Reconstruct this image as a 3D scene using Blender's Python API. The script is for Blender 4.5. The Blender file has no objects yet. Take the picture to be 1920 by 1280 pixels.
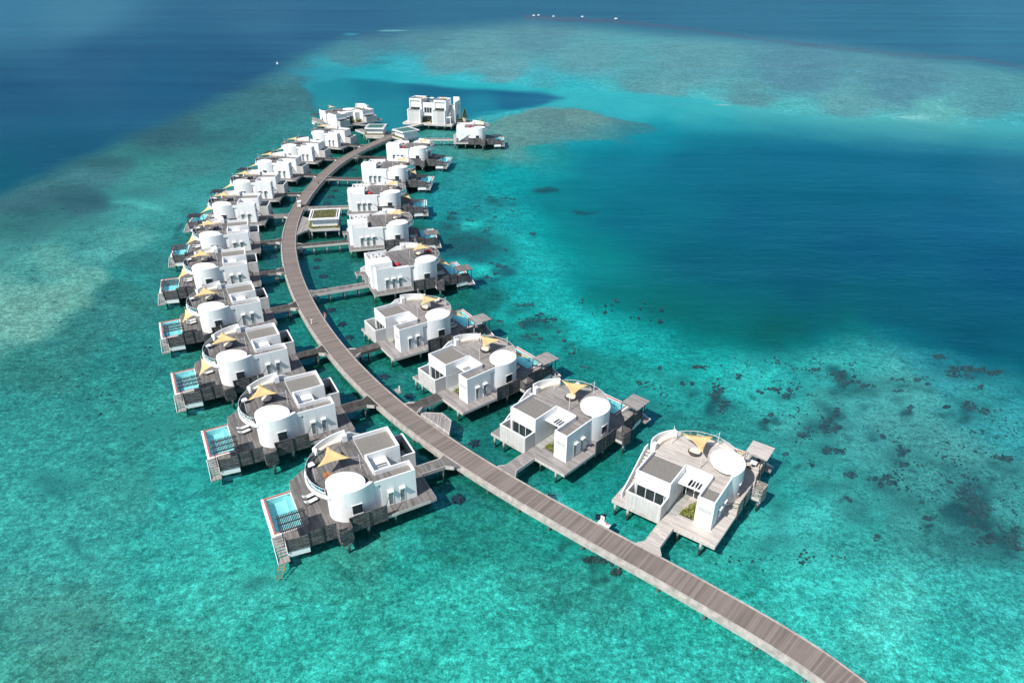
import bpy, math, random
import numpy as np
from mathutils import Vector, Matrix
random.seed(7)
R=math.radians
sc=bpy.context.scene
col=sc.collection
# ------------------------------------------------------------------ camera, sky, sun, exposure
TH=R(29.109); ROLL=R(0.27122); CH=74.52; FPX=1283.6
cam=bpy.data.cameras.new('camera'); co=bpy.data.objects.new('camera',cam); col.objects.link(co)
cam.sensor_width=36; cam.lens=FPX/1920*36; cam.clip_start=1; cam.clip_end=60000
r0=Vector((1,0,0)); d0=Vector((0,-math.sin(TH),-math.cos(TH))); f0=Vector((0,math.cos(TH),-math.sin(TH)))
rx=r0*math.cos(ROLL)-d0*math.sin(ROLL); dx=r0*math.sin(ROLL)+d0*math.cos(ROLL)
M=Matrix((rx,-dx,-f0)).transposed().to_4x4(); M.translation=(0,0,CH)
co.matrix_world=M
sc.camera=co
sc.render.resolution_x=1024; sc.render.resolution_y=682
SUN_AZ=226; SUN_EL=48
w=bpy.data.worlds.new("World"); sc.world=w; w.use_nodes=True
wn=w.node_tree; sky=wn.nodes.new('ShaderNodeTexSky'); sky.sky_type='NISHITA'; sky.sun_disc=False
sky.sun_elevation=R(SUN_EL); sky.sun_rotation=R(90-SUN_AZ); sky.air_density=1.0; sky.dust_density=0.6
wn.links.new(sky.outputs[0],wn.nodes['Background'].inputs[0]); wn.nodes['Background'].inputs[1].default_value=0.095
sl=bpy.data.lights.new('sun','SUN'); sl.energy=4.4; sl.angle=R(0.5); sl.color=(1.0,0.965,0.91)
so=bpy.data.objects.new('sun',sl); col.objects.link(so)
sd=Vector((math.cos(R(SUN_AZ))*math.cos(R(SUN_EL)),math.sin(R(SUN_AZ))*math.cos(R(SUN_EL)),math.sin(R(SUN_EL))))
so.rotation_euler=sd.to_track_quat('Z','Y').to_euler()
sc.view_settings.view_transform='Standard'; sc.view_settings.look='None'; sc.view_settings.gamma=1
sc.view_settings.exposure=0.45
try:
    sc.cycles.transparent_max_bounces=16; sc.cycles.max_bounces=5
except Exception: pass
# ------------------------------------------------------------------ helpers
def lin(r,g,b):
    f=lambda c:(c/255/12.92) if c<=10.3 else ((c/255+.055)/1.055)**2.4
    return (f(r),f(g),f(b))
def tag(o,label=None,cat=None,group=None,kind=None):
    if label:o['label']=label
    if cat:o['category']=cat
    if group:o['group']=group
    if kind:o['kind']=kind
    return o
class MB:
    def __init__(s): s.v=[];s.f=[]
    def add(s,vs,fs):
        n=len(s.v); s.v+= [tuple(p) for p in vs]; s.f+=[tuple(i+n for i in q) for q in fs]; return s
    def box(s,x0,x1,y0,y1,z0,z1):
        return s.add([(x0,y0,z0),(x1,y0,z0),(x1,y1,z0),(x0,y1,z0),(x0,y0,z1),(x1,y0,z1),(x1,y1,z1),(x0,y1,z1)],
          [(0,3,2,1),(4,5,6,7),(0,1,5,4),(1,2,6,5),(2,3,7,6),(3,0,4,7)])
    def prism(s,poly,z0,z1):
        a=sum(poly[i][0]*poly[(i+1)%len(poly)][1]-poly[(i+1)%len(poly)][0]*poly[i][1] for i in range(len(poly)))
        if a<0: poly=poly[::-1]
        n=len(poly); zt=z1 if isinstance(z1,(list,tuple)) else [z1]*n
        if a<0 and isinstance(z1,(list,tuple)): zt=zt[::-1]
        return s.add([(x,y,z0) for x,y in poly]+[(p[0],p[1],z) for p,z in zip(poly,zt)],
          [tuple(range(n))[::-1],tuple(range(n,2*n))]+[(i,(i+1)%n,n+(i+1)%n,n+i) for i in range(n)])
    def strip(s,pts,t,z0,z1,closed=False):
        # wall following pts (2D), thickness t; z0,z1 numbers or lists
        n=len(pts); Z0=z0 if isinstance(z0,(list,tuple)) else [z0]*n; Z1=z1 if isinstance(z1,(list,tuple)) else [z1]*n
        vs=[];
        for i,p in enumerate(pts):
            a=Vector(pts[i-1] if i>0 else (pts[-1] if closed else pts[0])); b=Vector(pts[(i+1)%n] if (i<n-1 or closed) else pts[i]); q=Vector(p)
            d1=(q-a); d2=(b-q)
            d1=d1.normalized() if d1.length>1e-6 else None; d2=d2.normalized() if d2.length>1e-6 else None
            if d1 is None:d1=d2
            if d2 is None:d2=d1
            n1=Vector((-d1.y,d1.x)); n2=Vector((-d2.y,d2.x)); nn=(n1+n2).normalized(); k=1/max(.4,nn.dot(n1))
            o=nn*t*.5*k
            vs+=[(q.x+o.x,q.y+o.y,Z0[i]),(q.x-o.x,q.y-o.y,Z0[i]),(q.x-o.x,q.y-o.y,Z1[i]),(q.x+o.x,q.y+o.y,Z1[i])]
        fs=[]
        for i in range(n-1 if not closed else n):
            a=4*i;b=4*((i+1)%n)
            fs+=[(a+k,a+(k+1)%4,b+(k+1)%4,b+k) for k in range(4)]
        if not closed: fs+=[(3,2,1,0),(4*n-4,4*n-3,4*n-2,4*n-1)]
        return s.add(vs,fs)
    def cyl(s,x,y,r,z0,z1,n=12,r1=None):
        r1=r if r1 is None else r1
        return s.add([(x+r*math.cos(2*math.pi*i/n),y+r*math.sin(2*math.pi*i/n),z0) for i in range(n)]+
              [(x+r1*math.cos(2*math.pi*i/n),y+r1*math.sin(2*math.pi*i/n),z1) for i in range(n)],
              [tuple(range(n))[::-1],tuple(range(n,2*n))]+[(i,(i+1)%n,n+(i+1)%n,n+i) for i in range(n)])
    def bar(s,p,q,r,n=6):
        p=Vector(p);q=Vector(q);d=(q-p).normalized();u=d.orthogonal().normalized();v=d.cross(u)
        vs=[];
        for c in (p,q):
            for i in range(n):
                a=2*math.pi*i/n; vs.append(tuple(c+u*math.cos(a)*r+v*math.sin(a)*r))
        return s.add(vs,[tuple(range(n))[::-1],tuple(range(n,2*n))]+[(i,(i+1)%n,n+(i+1)%n,n+i) for i in range(n)])
    def path(s,pts,r,n=6):
        for a,b in zip(pts[:-1],pts[1:]): s.bar(a,b,r,n)
        return s
    def quad(s,a,b,c,d): return s.add([a,b,c,d],[(0,1,2,3)])
    def build(s,name,mat,parent=None,mir=False,smooth=False,kind=None):
        me=bpy.data.meshes.new(name)
        vs=[(x,-y,z) for x,y,z in s.v] if mir else s.v
        fs=[q[::-1] for q in s.f] if mir else s.f
        me.from_pydata(vs,[],fs); me.update()
        if smooth: 
            me.polygons.foreach_set('use_smooth',[True]*len(me.polygons))
            me.set_sharp_from_angle(angle=R(35))
        for m in (mat if isinstance(mat,(list,tuple)) else [mat]): me.materials.append(m)
        o=bpy.data.objects.new(name,me); col.objects.link(o)
        if parent: o.parent=parent
        if kind: o['kind']=kind
        return o
def empty(name,loc,rz=0):
    o=bpy.data.objects.new(name,None); col.objects.link(o); o.location=loc; o.rotation_euler=(0,0,rz); o.empty_display_size=.5; return o
def copy_tree(o,parent=None):
    c=o.copy(); col.objects.link(c); c.parent=parent
    for ch in list(o.children): copy_tree(ch,c)
    return c
# ------------------------------------------------------------------ materials
def newmat(name):
    m=bpy.data.materials.new(name); m.use_nodes=True; nt=m.node_tree
    return m,nt,nt.nodes['Principled BSDF']
class N:
    def __init__(s,nt): s.nt=nt
    def n(s,t,**k):
        nd=s.nt.nodes.new('ShaderNode'+t)
        for a,b in k.items(): setattr(nd,a,b)
        return nd
    def l(s,a,b): s.nt.links.new(a,b)
    def val(s,x,sock):
        if isinstance(x,(int,float,tuple,list)): sock.default_value=x
        else: s.l(x,sock)
    def math(s,op,a,b=0,c=None,clamp=False):
        nd=s.n('Math',operation=op,use_clamp=clamp); s.val(a,nd.inputs[0]); s.val(b,nd.inputs[1])
        if c is not None: s.val(c,nd.inputs[2])
        return nd.outputs[0]
    def noise(s,vec,scale,detail=3,rough=.5,dist=0):
        nd=s.n('TexNoise'); s.val(scale,nd.inputs['Scale']); nd.inputs['Detail'].default_value=detail; nd.inputs['Roughness'].default_value=rough; nd.inputs['Distortion'].default_value=dist
        if vec is not None: s.l(vec,nd.inputs['Vector'])
        return nd.outputs[0]
    def map(s,vec,scale=(1,1,1),rot=(0,0,0)):
        nd=s.n('Mapping'); nd.inputs['Scale'].default_value=scale; nd.inputs['Rotation'].default_value=rot; s.l(vec,nd.inputs[0]); return nd.outputs[0]
    def mix(s,fac,a,b,blend='MIX'):
        nd=s.n('Mix',data_type='RGBA',blend_type=blend); s.val(fac,nd.inputs[0])
        for x,k in ((a,6),(b,7)):
            if isinstance(x,(tuple,list)): nd.inputs[k].default_value=(*x[:3],1)
            else: s.l(x,nd.inputs[k])
        return nd.outputs[2]
    def ramp(s,fac,stops,interp='LINEAR'):
        nd=s.n('ValToRGB'); nd.color_ramp.interpolation=interp; e=nd.color_ramp.elements
        while len(e)<len(stops): e.new(.5)
        for i,(p,c) in enumerate(stops): e[i].position=p; e[i].color=(*c[:3],1) if isinstance(c,(tuple,list)) else (c,c,c,1)
        s.l(fac,nd.inputs[0]); return nd.outputs[0]
    def rng(s,x,a,b,c=0,d=1):
        nd=s.n('MapRange'); s.val(x,nd.inputs[0])
        for i,q in enumerate((a,b,c,d)): nd.inputs[i+1].default_value=q
        return nd.outputs[0]
    def bump(s,h,strength=.3,dist=.05):
        nd=s.n('Bump'); nd.inputs['Strength'].default_value=strength; nd.inputs['Distance'].default_value=dist; s.l(h,nd.inputs['Height']); return nd.outputs[0]
def coord(k,which='Object'): return k.n('TexCoord').outputs[which]
def plain(name,c,rough=.6,var=.08,scale=.8,metal=0,spec=.5):
    m,nt,b=newmat(name);k=N(nt)
    o=coord(k); f=k.noise(o,scale,4,.6); f2=k.noise(o,scale*9,3,.6)
    f=k.math('ADD',k.math('MULTIPLY',f,.7),k.math('MULTIPLY',f2,.3))
    lo=tuple(max(0,x*(1-var*2)) for x in c); hi=tuple(min(1,x*(1+var)) for x in c)
    k.l(k.ramp(f,[(.3,lo),(.65,hi)]),b.inputs['Base Color']); b.inputs['Roughness'].default_value=rough; b.inputs['Metallic'].default_value=metal
    b.inputs['Specular IOR Level'].default_value=spec
    return m
def planks(name,c,width=.3,var=.35,axis='x',uv=False,stag=True,bl_=.35):
    m,nt,b=newmat(name);k=N(nt)
    o=k.n('UVMap').outputs[0] if uv else coord(k)
    sp=k.n('SeparateXYZ'); k.l(o,sp.inputs[0]); u=sp.outputs[0 if axis=='x' else 1]; vv=sp.outputs[1 if axis=='x' else 0]
    q=k.math('DIVIDE',u,width); fl=k.math('FLOOR',q); fr=k.math('FRACT',q)
    # long boards: stagger in v
    wn1=k.n('TexWhiteNoise',noise_dimensions='1D'); k.l(fl,wn1.inputs[1])
    seg=k.math('FLOOR',k.math('ADD',k.math('DIVIDE',vv,3.1),k.math('MULTIPLY',wn1.outputs[0],7)))
    cmb=k.n('CombineXYZ'); k.l(fl,cmb.inputs[0])
    if stag: k.l(seg,cmb.inputs[1])
    wn2=k.n('TexWhiteNoise',noise_dimensions='3D'); k.l(cmb.outputs[0],wn2.inputs[0])
    st=k.noise(k.map(o,(.9,.12,1) if axis=='x' else (.12,.9,1)),1.0 if not uv else 1.7,4,.65)
    bl=k.noise(o,.22,3,.6)
    g=k.math('ADD',k.math('MULTIPLY',wn2.outputs[0],.45),k.math('ADD',k.math('MULTIPLY',st,.6),k.math('MULTIPLY',bl,bl_)))
    lo=tuple(x*(1-var) for x in c); hi=tuple(min(1,x*(1+var)) for x in c)
    cc=k.ramp(g,[(.3,lo),(1.05,hi)])
    gap=k.math('LESS_THAN',fr,.07)
    cc=k.mix(k.math('MULTIPLY',gap,.6),cc,tuple(x*.25 for x in c))
    k.l(cc,b.inputs['Base Color']); b.inputs['Roughness'].default_value=.75; b.inputs['Specular IOR Level'].default_value=.25
    return m
def slatwall(name,c):
    m,nt,b=newmat(name);k=N(nt); o=coord(k)
    sp=k.n('SeparateXYZ'); k.l(o,sp.inputs[0])
    s_=k.math('ADD',sp.outputs[0],k.math('MULTIPLY',sp.outputs[1],.93))
    cmb=k.n('CombineXYZ'); k.l(s_,cmb.inputs[0]); k.l(sp.outputs[2],cmb.inputs[1])
    br=k.n('TexBrick'); k.l(cmb.outputs[0],br.inputs['Vector']); br.inputs['Scale'].default_value=1
    br.inputs['Brick Width'].default_value=1.0; br.inputs['Row Height'].default_value=.34; br.inputs['Mortar Size'].default_value=.05; br.offset=.37
    br.inputs['Color1'].default_value=(*[x*1.5 for x in c],1); br.inputs['Color2'].default_value=(*[x*.6 for x in c],1); br.inputs['Mortar'].default_value=(*[x*.18 for x in c],1)
    f=k.noise(o,1.3,4,.7); 
    cc=k.mix(1,br.outputs[0],k.ramp(f,[(.3,.6),(.7,1.3)]),'MULTIPLY')
    k.l(cc,b.inputs['Base Color']); b.inputs['Roughness'].default_value=.8
    k.l(k.bump(br.outputs[0],.5,.03),b.inputs['Normal'])
    return m
def leafmat(name,a,c):
    m,nt,b=newmat(name);k=N(nt); f=k.noise(coord(k),3.5,4,.7)
    k.l(k.ramp(f,[(.35,a),(.62,c)]),b.inputs['Base Color']); b.inputs['Roughness'].default_value=.7; return m
def plaster():
    m,nt,b=newmat('white_plaster');k=N(nt);o=coord(k)
    f=k.noise(o,.5,5,.6); st=k.noise(k.map(o,(2.2,2.2,.16)),1.0,4,.6)
    g=k.math('ADD',k.math('MULTIPLY',f,.5),k.math('MULTIPLY',st,.5))
    k.l(k.ramp(g,[(.28,(.62,.61,.59)),(.5,(.79,.79,.78))]),b.inputs['Base Color']); b.inputs['Roughness'].default_value=.7
    return m
MAT={}
MAT['white']=plaster()
MAT['roofwhite']=plain('white_membrane',(.86,.86,.85),.6,.03,.6)
MAT['gravel']=plain('roof_gravel',(.205,.19,.17),.9,.22,6)
MAT['gravel_pale']=plain('pale_roof_gravel',(.42,.40,.38),.9,.12,6)
MAT['deck']=planks('weathered_deck_boards',(.150,.138,.132),.24,.55)
MAT['deck_pale']=planks('pale_deck_boards',(.46,.415,.375),.24,.3)  # paler tone than the other deck boards
MAT['deck_mid']=planks('grey_deck_boards',(.25,.228,.215),.24,.42)
MAT['walk']=planks('boardwalk_boards',(.180,.148,.130),.31,.34,uv=True,stag=False,bl_=.45)
MAT['edgeboard']=plain('boardwalk_edge_timber',(.40,.365,.33),.75,.22,1.1)
MAT['fascia']=planks('fascia_boards',(.50,.465,.43),.35,.22,axis='y',uv=False)
MAT['beam']=plain('deck_beam_timber',(.17,.155,.145),.8,.2,1.5)
MAT['slat']=slatwall('slatted_screen',(.125,.115,.115))
MAT['slat_pale']=slatwall('pale_slatted_screen',(.34,.315,.29))
MAT['clad']=planks('grey_washed_cladding',(.50,.49,.47),.12,.2,axis='y')
MAT['glass']=plain('dark_window_glass',(.035,.05,.055),.08,.3,.7,0,.8)
MAT['paleglass']=plain('curtained_window_glass',(.20,.24,.23),.12,.4,.9,0,.8)
MAT['concrete']=plain('pile_concrete',(.52,.50,.47),.8,.15,1.2)
MAT['metal']=plain('dark_steel',(.045,.045,.05),.5,.15,2)
MAT['steel']=plain('pale_steel_rail',(.62,.62,.62),.4,.1,2)
MAT['sail']=plain('ochre_sailcloth',(.68,.475,.215),.8,.04,.5)
MAT['cream']=plain('cream_cushion',(.72,.64,.52),.8,.05,2)
MAT['whitecloth']=plain('white_cushion',(.82,.82,.80),.8,.04,2)
MAT['wicker']=plain('dark_wicker',(.075,.068,.065),.8,.3,9)
MAT['pink']=plain('terracotta_pool_coping',(.42,.145,.12),.6,.12,2)
MAT['basin']=plain('pool_basin_tile',(.84,.94,.92),.5,.05,1.2)
MAT['stone']=plain('dark_stone_floor',(.10,.105,.10),.7,.3,1.2)
MAT['paving']=planks('stone_paving',(.33,.33,.30),1.1,.15)
MAT['leaf']=leafmat('garden_leaves',(.045,.06,.008),(.22,.235,.035))
MAT['leafdark']=leafmat('palm_leaves',(.02,.04,.012),(.10,.13,.03))
MAT['grassroof']=leafmat('olive_roof_grass',(.06,.065,.018),(.17,.17,.055))
MAT['tealroof']=plain('teal_green_roof',(.045,.14,.115),.6,.2,.6)
MAT['soil']=plain('soil',(.08,.06,.04),.9,.2,3)
MAT['red']=plain('crimson_fabric',(.42,.02,.04),.7,.15,3)
MAT['orange']=planks('new_orange_boards',(.36,.155,.07),.24,.3)
MAT['skin']=plain('skin',(.42,.25,.17),.6,.05,3)
MAT['hair']=plain('dark_hair',(.03,.02,.015),.7,.1,3)
MAT['rubber']=plain('black_rubber',(.02,.02,.02),.7,.1,3)
MAT['carpaint']=plain('white_cart_paint',(.80,.80,.80),.3,.02,1)
MAT['coral']=plain('dark_coral',(.026,.020,.026),.9,.5,2.5)
def railglass():
    m,nt,b=newmat('rail_glass');k=N(nt)
    t=k.n('BsdfTransparent'); t.inputs[0].default_value=(.82,.90,.88,1); g=k.n('BsdfGlossy'); g.inputs['Roughness'].default_value=.05; g.inputs[0].default_value=(.9,.95,.95,1)
    fr=k.n('Fresnel'); fr.inputs[0].default_value=1.45; mx=k.n('MixShader'); k.l(fr.outputs[0],mx.inputs[0]); k.l(t.outputs[0],mx.inputs[1]); k.l(g.outputs[0],mx.inputs[2])
    k.l(mx.outputs[0],nt.nodes['Material Output'].inputs[0]); return m
MAT['railglass']=railglass()
def watermat(name,tint,fmax,bumps,dist,fmul=.75):
    m,nt,b=newmat(name);k=N(nt); o=coord(k)
    t=k.n('BsdfTransparent'); t.inputs[0].default_value=(*tint,1)
    h=None
    for sc_,st_,amp in bumps:
        x=k.noise(k.map(o,st_,(0,0,R(-14))),sc_,3,.55)
        x=k.math('MULTIPLY',x,amp); h=x if h is None else k.math('ADD',h,x)
    bm=k.bump(h,1.0,dist)
    g=k.n('BsdfGlossy'); g.inputs['Roughness'].default_value=.12; g.inputs[0].default_value=(.16,.74,.92,1); k.l(bm,g.inputs['Normal'])
    fr=k.n('Fresnel'); fr.inputs[0].default_value=1.33; k.l(bm,fr.inputs['Normal'])
    slick=k.rng(k.noise(k.map(o,(.0022,.016,1),(0,0,R(-12))),1.0,5,.6,.8),.35,.7,.62,1.45)
    fc=k.math('MULTIPLY',slick,k.math('MINIMUM',k.math('MULTIPLY',fr.outputs[0],fmul),fmax))
    mx=k.n('MixShader'); k.l(fc,mx.inputs[0]); k.l(t.outputs[0],mx.inputs[1]); k.l(g.outputs[0],mx.inputs[2])
    k.l(mx.outputs[0],nt.nodes['Material Output'].inputs[0]); return m
TINT=(.72,.95,.945)
MAT['water']=watermat('lagoon_water',TINT,.14,[(.10,(.5,1.6,1),2.0),(.42,(.6,1.3,1),.8),(1.6,(.8,1.2,1),.2)],.22,.30)
MAT['poolwater']=watermat('pool_water',(.78,.95,.94),.3,[(1.2,(1,1,1),.4)],.05)
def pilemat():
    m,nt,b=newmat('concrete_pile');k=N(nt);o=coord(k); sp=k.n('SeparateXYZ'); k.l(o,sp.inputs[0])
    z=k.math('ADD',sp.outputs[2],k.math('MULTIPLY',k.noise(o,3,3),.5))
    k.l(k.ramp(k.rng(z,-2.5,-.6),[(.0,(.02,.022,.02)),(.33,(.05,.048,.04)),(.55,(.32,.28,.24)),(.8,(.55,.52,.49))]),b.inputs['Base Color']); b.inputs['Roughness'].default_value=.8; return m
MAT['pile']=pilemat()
# ------------------------------------------------------------------ seabed and water
def proj(x,y,z):
    a=y*math.cos(TH)-(z-CH)*math.sin(TH); b=-(z-CH)*math.cos(TH)-y*math.sin(TH)
    a=np.maximum(a,5.); X=FPX*x/a; Y=FPX*b/a; c,s=math.cos(ROLL),math.sin(ROLL)
    return 960+c*X-s*Y,640+s*X+c*Y
SEAPTS=[ # px,py, r,g,b  (observed water colour)
(0,1280,46,142,128),(120,1180,52,140,128),(300,1230,45,150,136),(60,1020,45,160,148),(200,900,42,150,138),(330,1000,38,162,150),(420,1100,42,165,152),
(560,1200,34,165,152),(600,1110,36,155,142),(700,1250,38,172,158),(760,1060,28,158,146),(900,1150,40,180,166),(1000,1230,38,176,162),(1080,1120,34,150,140),(860,1010,24,140,130),
(1200,1230,40,180,168),(1400,1270,40,178,166),(1300,1120,30,168,155),(1500,1120,44,186,174),(1650,1150,62,198,184),(1800,1240,40,180,168),(1900,1150,46,176,166),(1880,1280,50,190,176),
(1600,1000,45,172,162),(1500,950,52,190,180),(1750,980,48,150,144),(1880,1000,42,135,132),(1850,900,46,138,136),(1800,820,62,158,154),(1650,830,58,165,160),(1600,760,58,172,166),
(1700,740,62,170,165),(1850,740,40,150,150),(1450,740,44,180,172),(1350,690,36,188,178),(1500,680,30,160,155),(1250,660,14,168,160),(1150,620,14,178,170),(1280,780,24,140,134),(1400,850,30,150,142),(1500,860,44,160,152),
(1100,700,14,140,132),(1000,600,14,150,142),(960,520,10,170,165),(1050,560,16,186,178),(900,480,14,150,148),(960,420,16,165,165),(880,380,20,150,152),(950,330,12,165,165),(880,310,30,150,148),
(1000,560,18,178,170),(880,560,14,120,115),(860,640,14,116,112),(1000,760,14,112,108),(1180,700,16,150,142),(940,880,14,120,114),(1120,900,14,145,136),(1050,830,14,128,122),(1100,950,20,160,150),
(800,900,16,120,112),(720,990,20,140,128),(660,1060,40,150,138),(540,1000,20,150,140),(480,960,36,165,152),(440,880,20,140,132),(280,780,34,140,130),(200,700,30,132,124),(100,640,38,128,120),(60,740,34,138,130),
(60,830,38,148,138),(350,900,30,156,146),(260,640,28,128,122),(180,570,40,126,122),(250,500,34,138,132),(330,520,24,120,112),(300,440,38,140,135),(120,480,76,158,146),(60,560,94,165,150),(60,420,52,132,130),(150,440,52,140,135),
(30,360,50,110,118),(150,370,46,108,116),(250,380,52,150,145),(280,330,55,142,140),(180,310,58,122,130),(350,300,60,138,140),(420,240,60,130,138),(330,240,58,112,125),(500,190,64,128,140),(560,180,66,130,142),
(560,230,62,142,148),(480,290,52,140,142),(380,350,46,145,142),(330,400,36,128,124),(640,480,16,110,104),(600,620,16,128,120),(540,660,14,105,98),(700,560,16,112,106),(760,720,14,118,112),(800,820,14,120,114),(640,330,16,108,106),(500,460,16,100,96),(720,300,18,115,112),
(700,440,16,110,108),(600,140,55,150,165),(700,150,40,165,180),(900,100,100,165,175),(1100,110,98,168,178),(1000,60,95,155,170),(800,60,88,150,165),(700,60,80,140,160),(640,100,80,150,165),(1300,120,98,165,176),(1500,130,90,150,170),(1700,160,88,150,168),(1850,190,88,158,170),
(1200,160,92,165,174),(1400,190,92,160,170),(1600,200,100,170,178),(1750,215,105,190,190),(1880,240,75,180,190),(1300,200,80,195,200),(1150,180,75,190,198),(1000,165,75,175,188),(1450,215,85,190,195),(1100,210,50,190,198),(1250,225,45,180,190),(1200,240,38,178,190),(960,205,60,185,195),
(1000,215,110,160,165),(1100,225,110,158,165),(1050,240,100,155,160),(980,245,95,155,158),(960,270,80,160,158),(1150,240,95,155,165),(880,265,70,150,150),(1020,265,45,170,170),
(20,600,96,166,150),(100,548,90,166,150),(160,505,84,164,150),(230,455,66,158,150),(300,405,48,150,146),(380,370,48,148,146),(60,655,36,124,116),(130,600,36,120,114),(200,545,34,120,114),(270,480,34,118,114),(340,440,32,116,112),(400,415,30,118,114),(60,505,62,150,140),(10,440,50,132,128),
(540,128,70,140,155),(620,128,60,175,190),(760,140,60,185,200),(860,150,62,190,202),(980,158,68,190,202),(1080,170,60,190,202),(850,120,100,165,175),(950,130,104,170,180),(1250,170,100,170,178),(1350,205,92,185,192),(1500,222,90,190,195),(1650,235,95,192,196),(1800,250,90,190,194),
(1180,300,16,150,160),(1120,255,40,180,188),(900,430,20,158,156),(985,470,18,180,174),(1010,520,16,180,174),(1110,600,16,188,180),(1200,630,16,180,172),(1290,665,18,178,168),(1420,690,34,184,174),(1560,690,40,165,160),(1250,715,24,160,152),(1350,820,30,145,138),(1480,790,52,170,162),(1560,740,50,160,154),(1720,800,64,165,160),(1750,880,56,158,152),(1900,930,50,150,146),(1600,940,46,160,152),(1450,900,34,165,156),(1900,770,44,160,162),(1800,690,40,150,155),
(2300,700,30,140,160),(2300,1100,50,150,146),(-300,1000,44,150,140),(-300,600,46,130,126),(-300,400,46,110,118),(960,1550,40,172,158),(0,1550,45,150,138),(1920,1550,46,180,168),(2300,200,90,150,168),(2300,1500,46,180,168)]
# polygons: (points, colour points, softness px, mottling)
OCEAN=[(-900,700),(0,345),(60,320),(180,270),(300,215),(420,165),(480,140),(515,122),(560,95),(640,62),(760,45),(900,38),(1000,29),(1100,38),(1250,52),(1400,62),(1550,72),(1700,90),(1820,105),(1920,122),(2800,260),(2800,-400),(-900,-400)]
OCPTS=[(0,0,70,125,165),(150,20,78,130,168),(500,20,62,110,152),(200,110,50,98,142),(0,200,42,92,136),(300,150,42,95,140),(100,290,34,92,132),(0,330,28,95,128),(450,130,46,95,138),(600,60,56,105,148),(900,15,60,112,152),(1100,15,60,112,152),(1400,40,62,115,155),(1700,60,58,112,152),(1900,80,62,118,158),(1900,10,66,120,160),(-300,300,30,85,125),(2200,100,60,115,155)]
BAND=[(515,124),(620,122),(760,132),(900,150),(1050,163),(1200,170),(1350,184),(1450,203),(1600,214),(1750,222),(1920,232),(2500,250),(2500,320),(1920,275),(1700,262),(1450,250),(1300,246),(1200,252),(1240,241),(1180,222),(1090,200),(1060,195),(960,200),(930,205),(860,218),(760,245),(600,215),(585,172),(560,140)]
BDPTS=[(540,126,60,150,170),(620,126,50,165,182),(700,142,42,178,194),(800,145,55,185,198),(900,158,50,190,200),(1080,180,62,190,200),(1200,200,62,188,198),(1300,215,68,190,198),(1250,238,40,176,190),(1450,222,82,188,193),(1600,232,92,190,192),(1750,240,98,192,192),(1900,250,82,186,190),(1150,225,55,183,197),(1000,195,55,183,194),(760,245,38,160,170),(620,235,48,152,158)]
SPIT=[(925,216),(990,204),(1080,199),(1165,214),(1245,240),(1180,249),(1080,259),(980,277),(900,292),(868,282),(880,240)]
SPPTS=[(960,240,104,158,156),(1100,220,108,160,160),(1190,238,90,150,158),(900,270,80,155,152),(1040,206,95,145,150)]
LAGOON=[(1300,232),(1450,234),(1650,245),(1800,252),(1920,262),(2600,330),(2600,900),(1980,760),(1900,725),(1850,680),(1790,655),(1700,632),(1600,622),(1480,640),(1380,645),(1300,632),(1200,590),(1120,560),(1060,510),(1010,440),(985,380),(980,330),(1040,285),(1100,258),(1200,238)]
LGPTS=[(1000,330,10,145,158),(1020,420,8,150,158),(1050,380,8,130,145),(1100,480,8,138,145),(1150,560,8,124,128),(1250,560,5,110,117),(1350,600,6,114,121),(1450,600,4,100,108),(1200,400,2,112,138),(1300,300,6,112,145),(1200,270,14,130,158),(1150,300,10,125,152),(1500,270,18,108,145),(1700,290,24,108,145),(1900,320,34,110,148),(1400,400,2,100,135),(1600,450,0,92,130),(1800,420,10,95,135),(1900,500,8,88,128),(1700,600,2,95,122),(1850,640,4,88,118),(1600,600,4,104,118),(1900,700,10,100,125),(1350,480,2,98,126),(1500,520,0,92,122),(2300,500,20,95,135)]
COVE=[(585,172),(600,150),(640,142),(700,146),(780,152),(860,158),(940,162),(1020,170),(1060,180),(1020,192),(940,200),(870,215),(760,240),(620,235),(590,200)]
CVPTS=[(620,160,40,150,168),(700,170,34,135,158),(820,175,34,118,150),(950,180,34,115,150),(1030,182,40,120,155),(900,200,36,140,165),(700,200,40,150,165),(620,200,50,155,165)]
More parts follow.
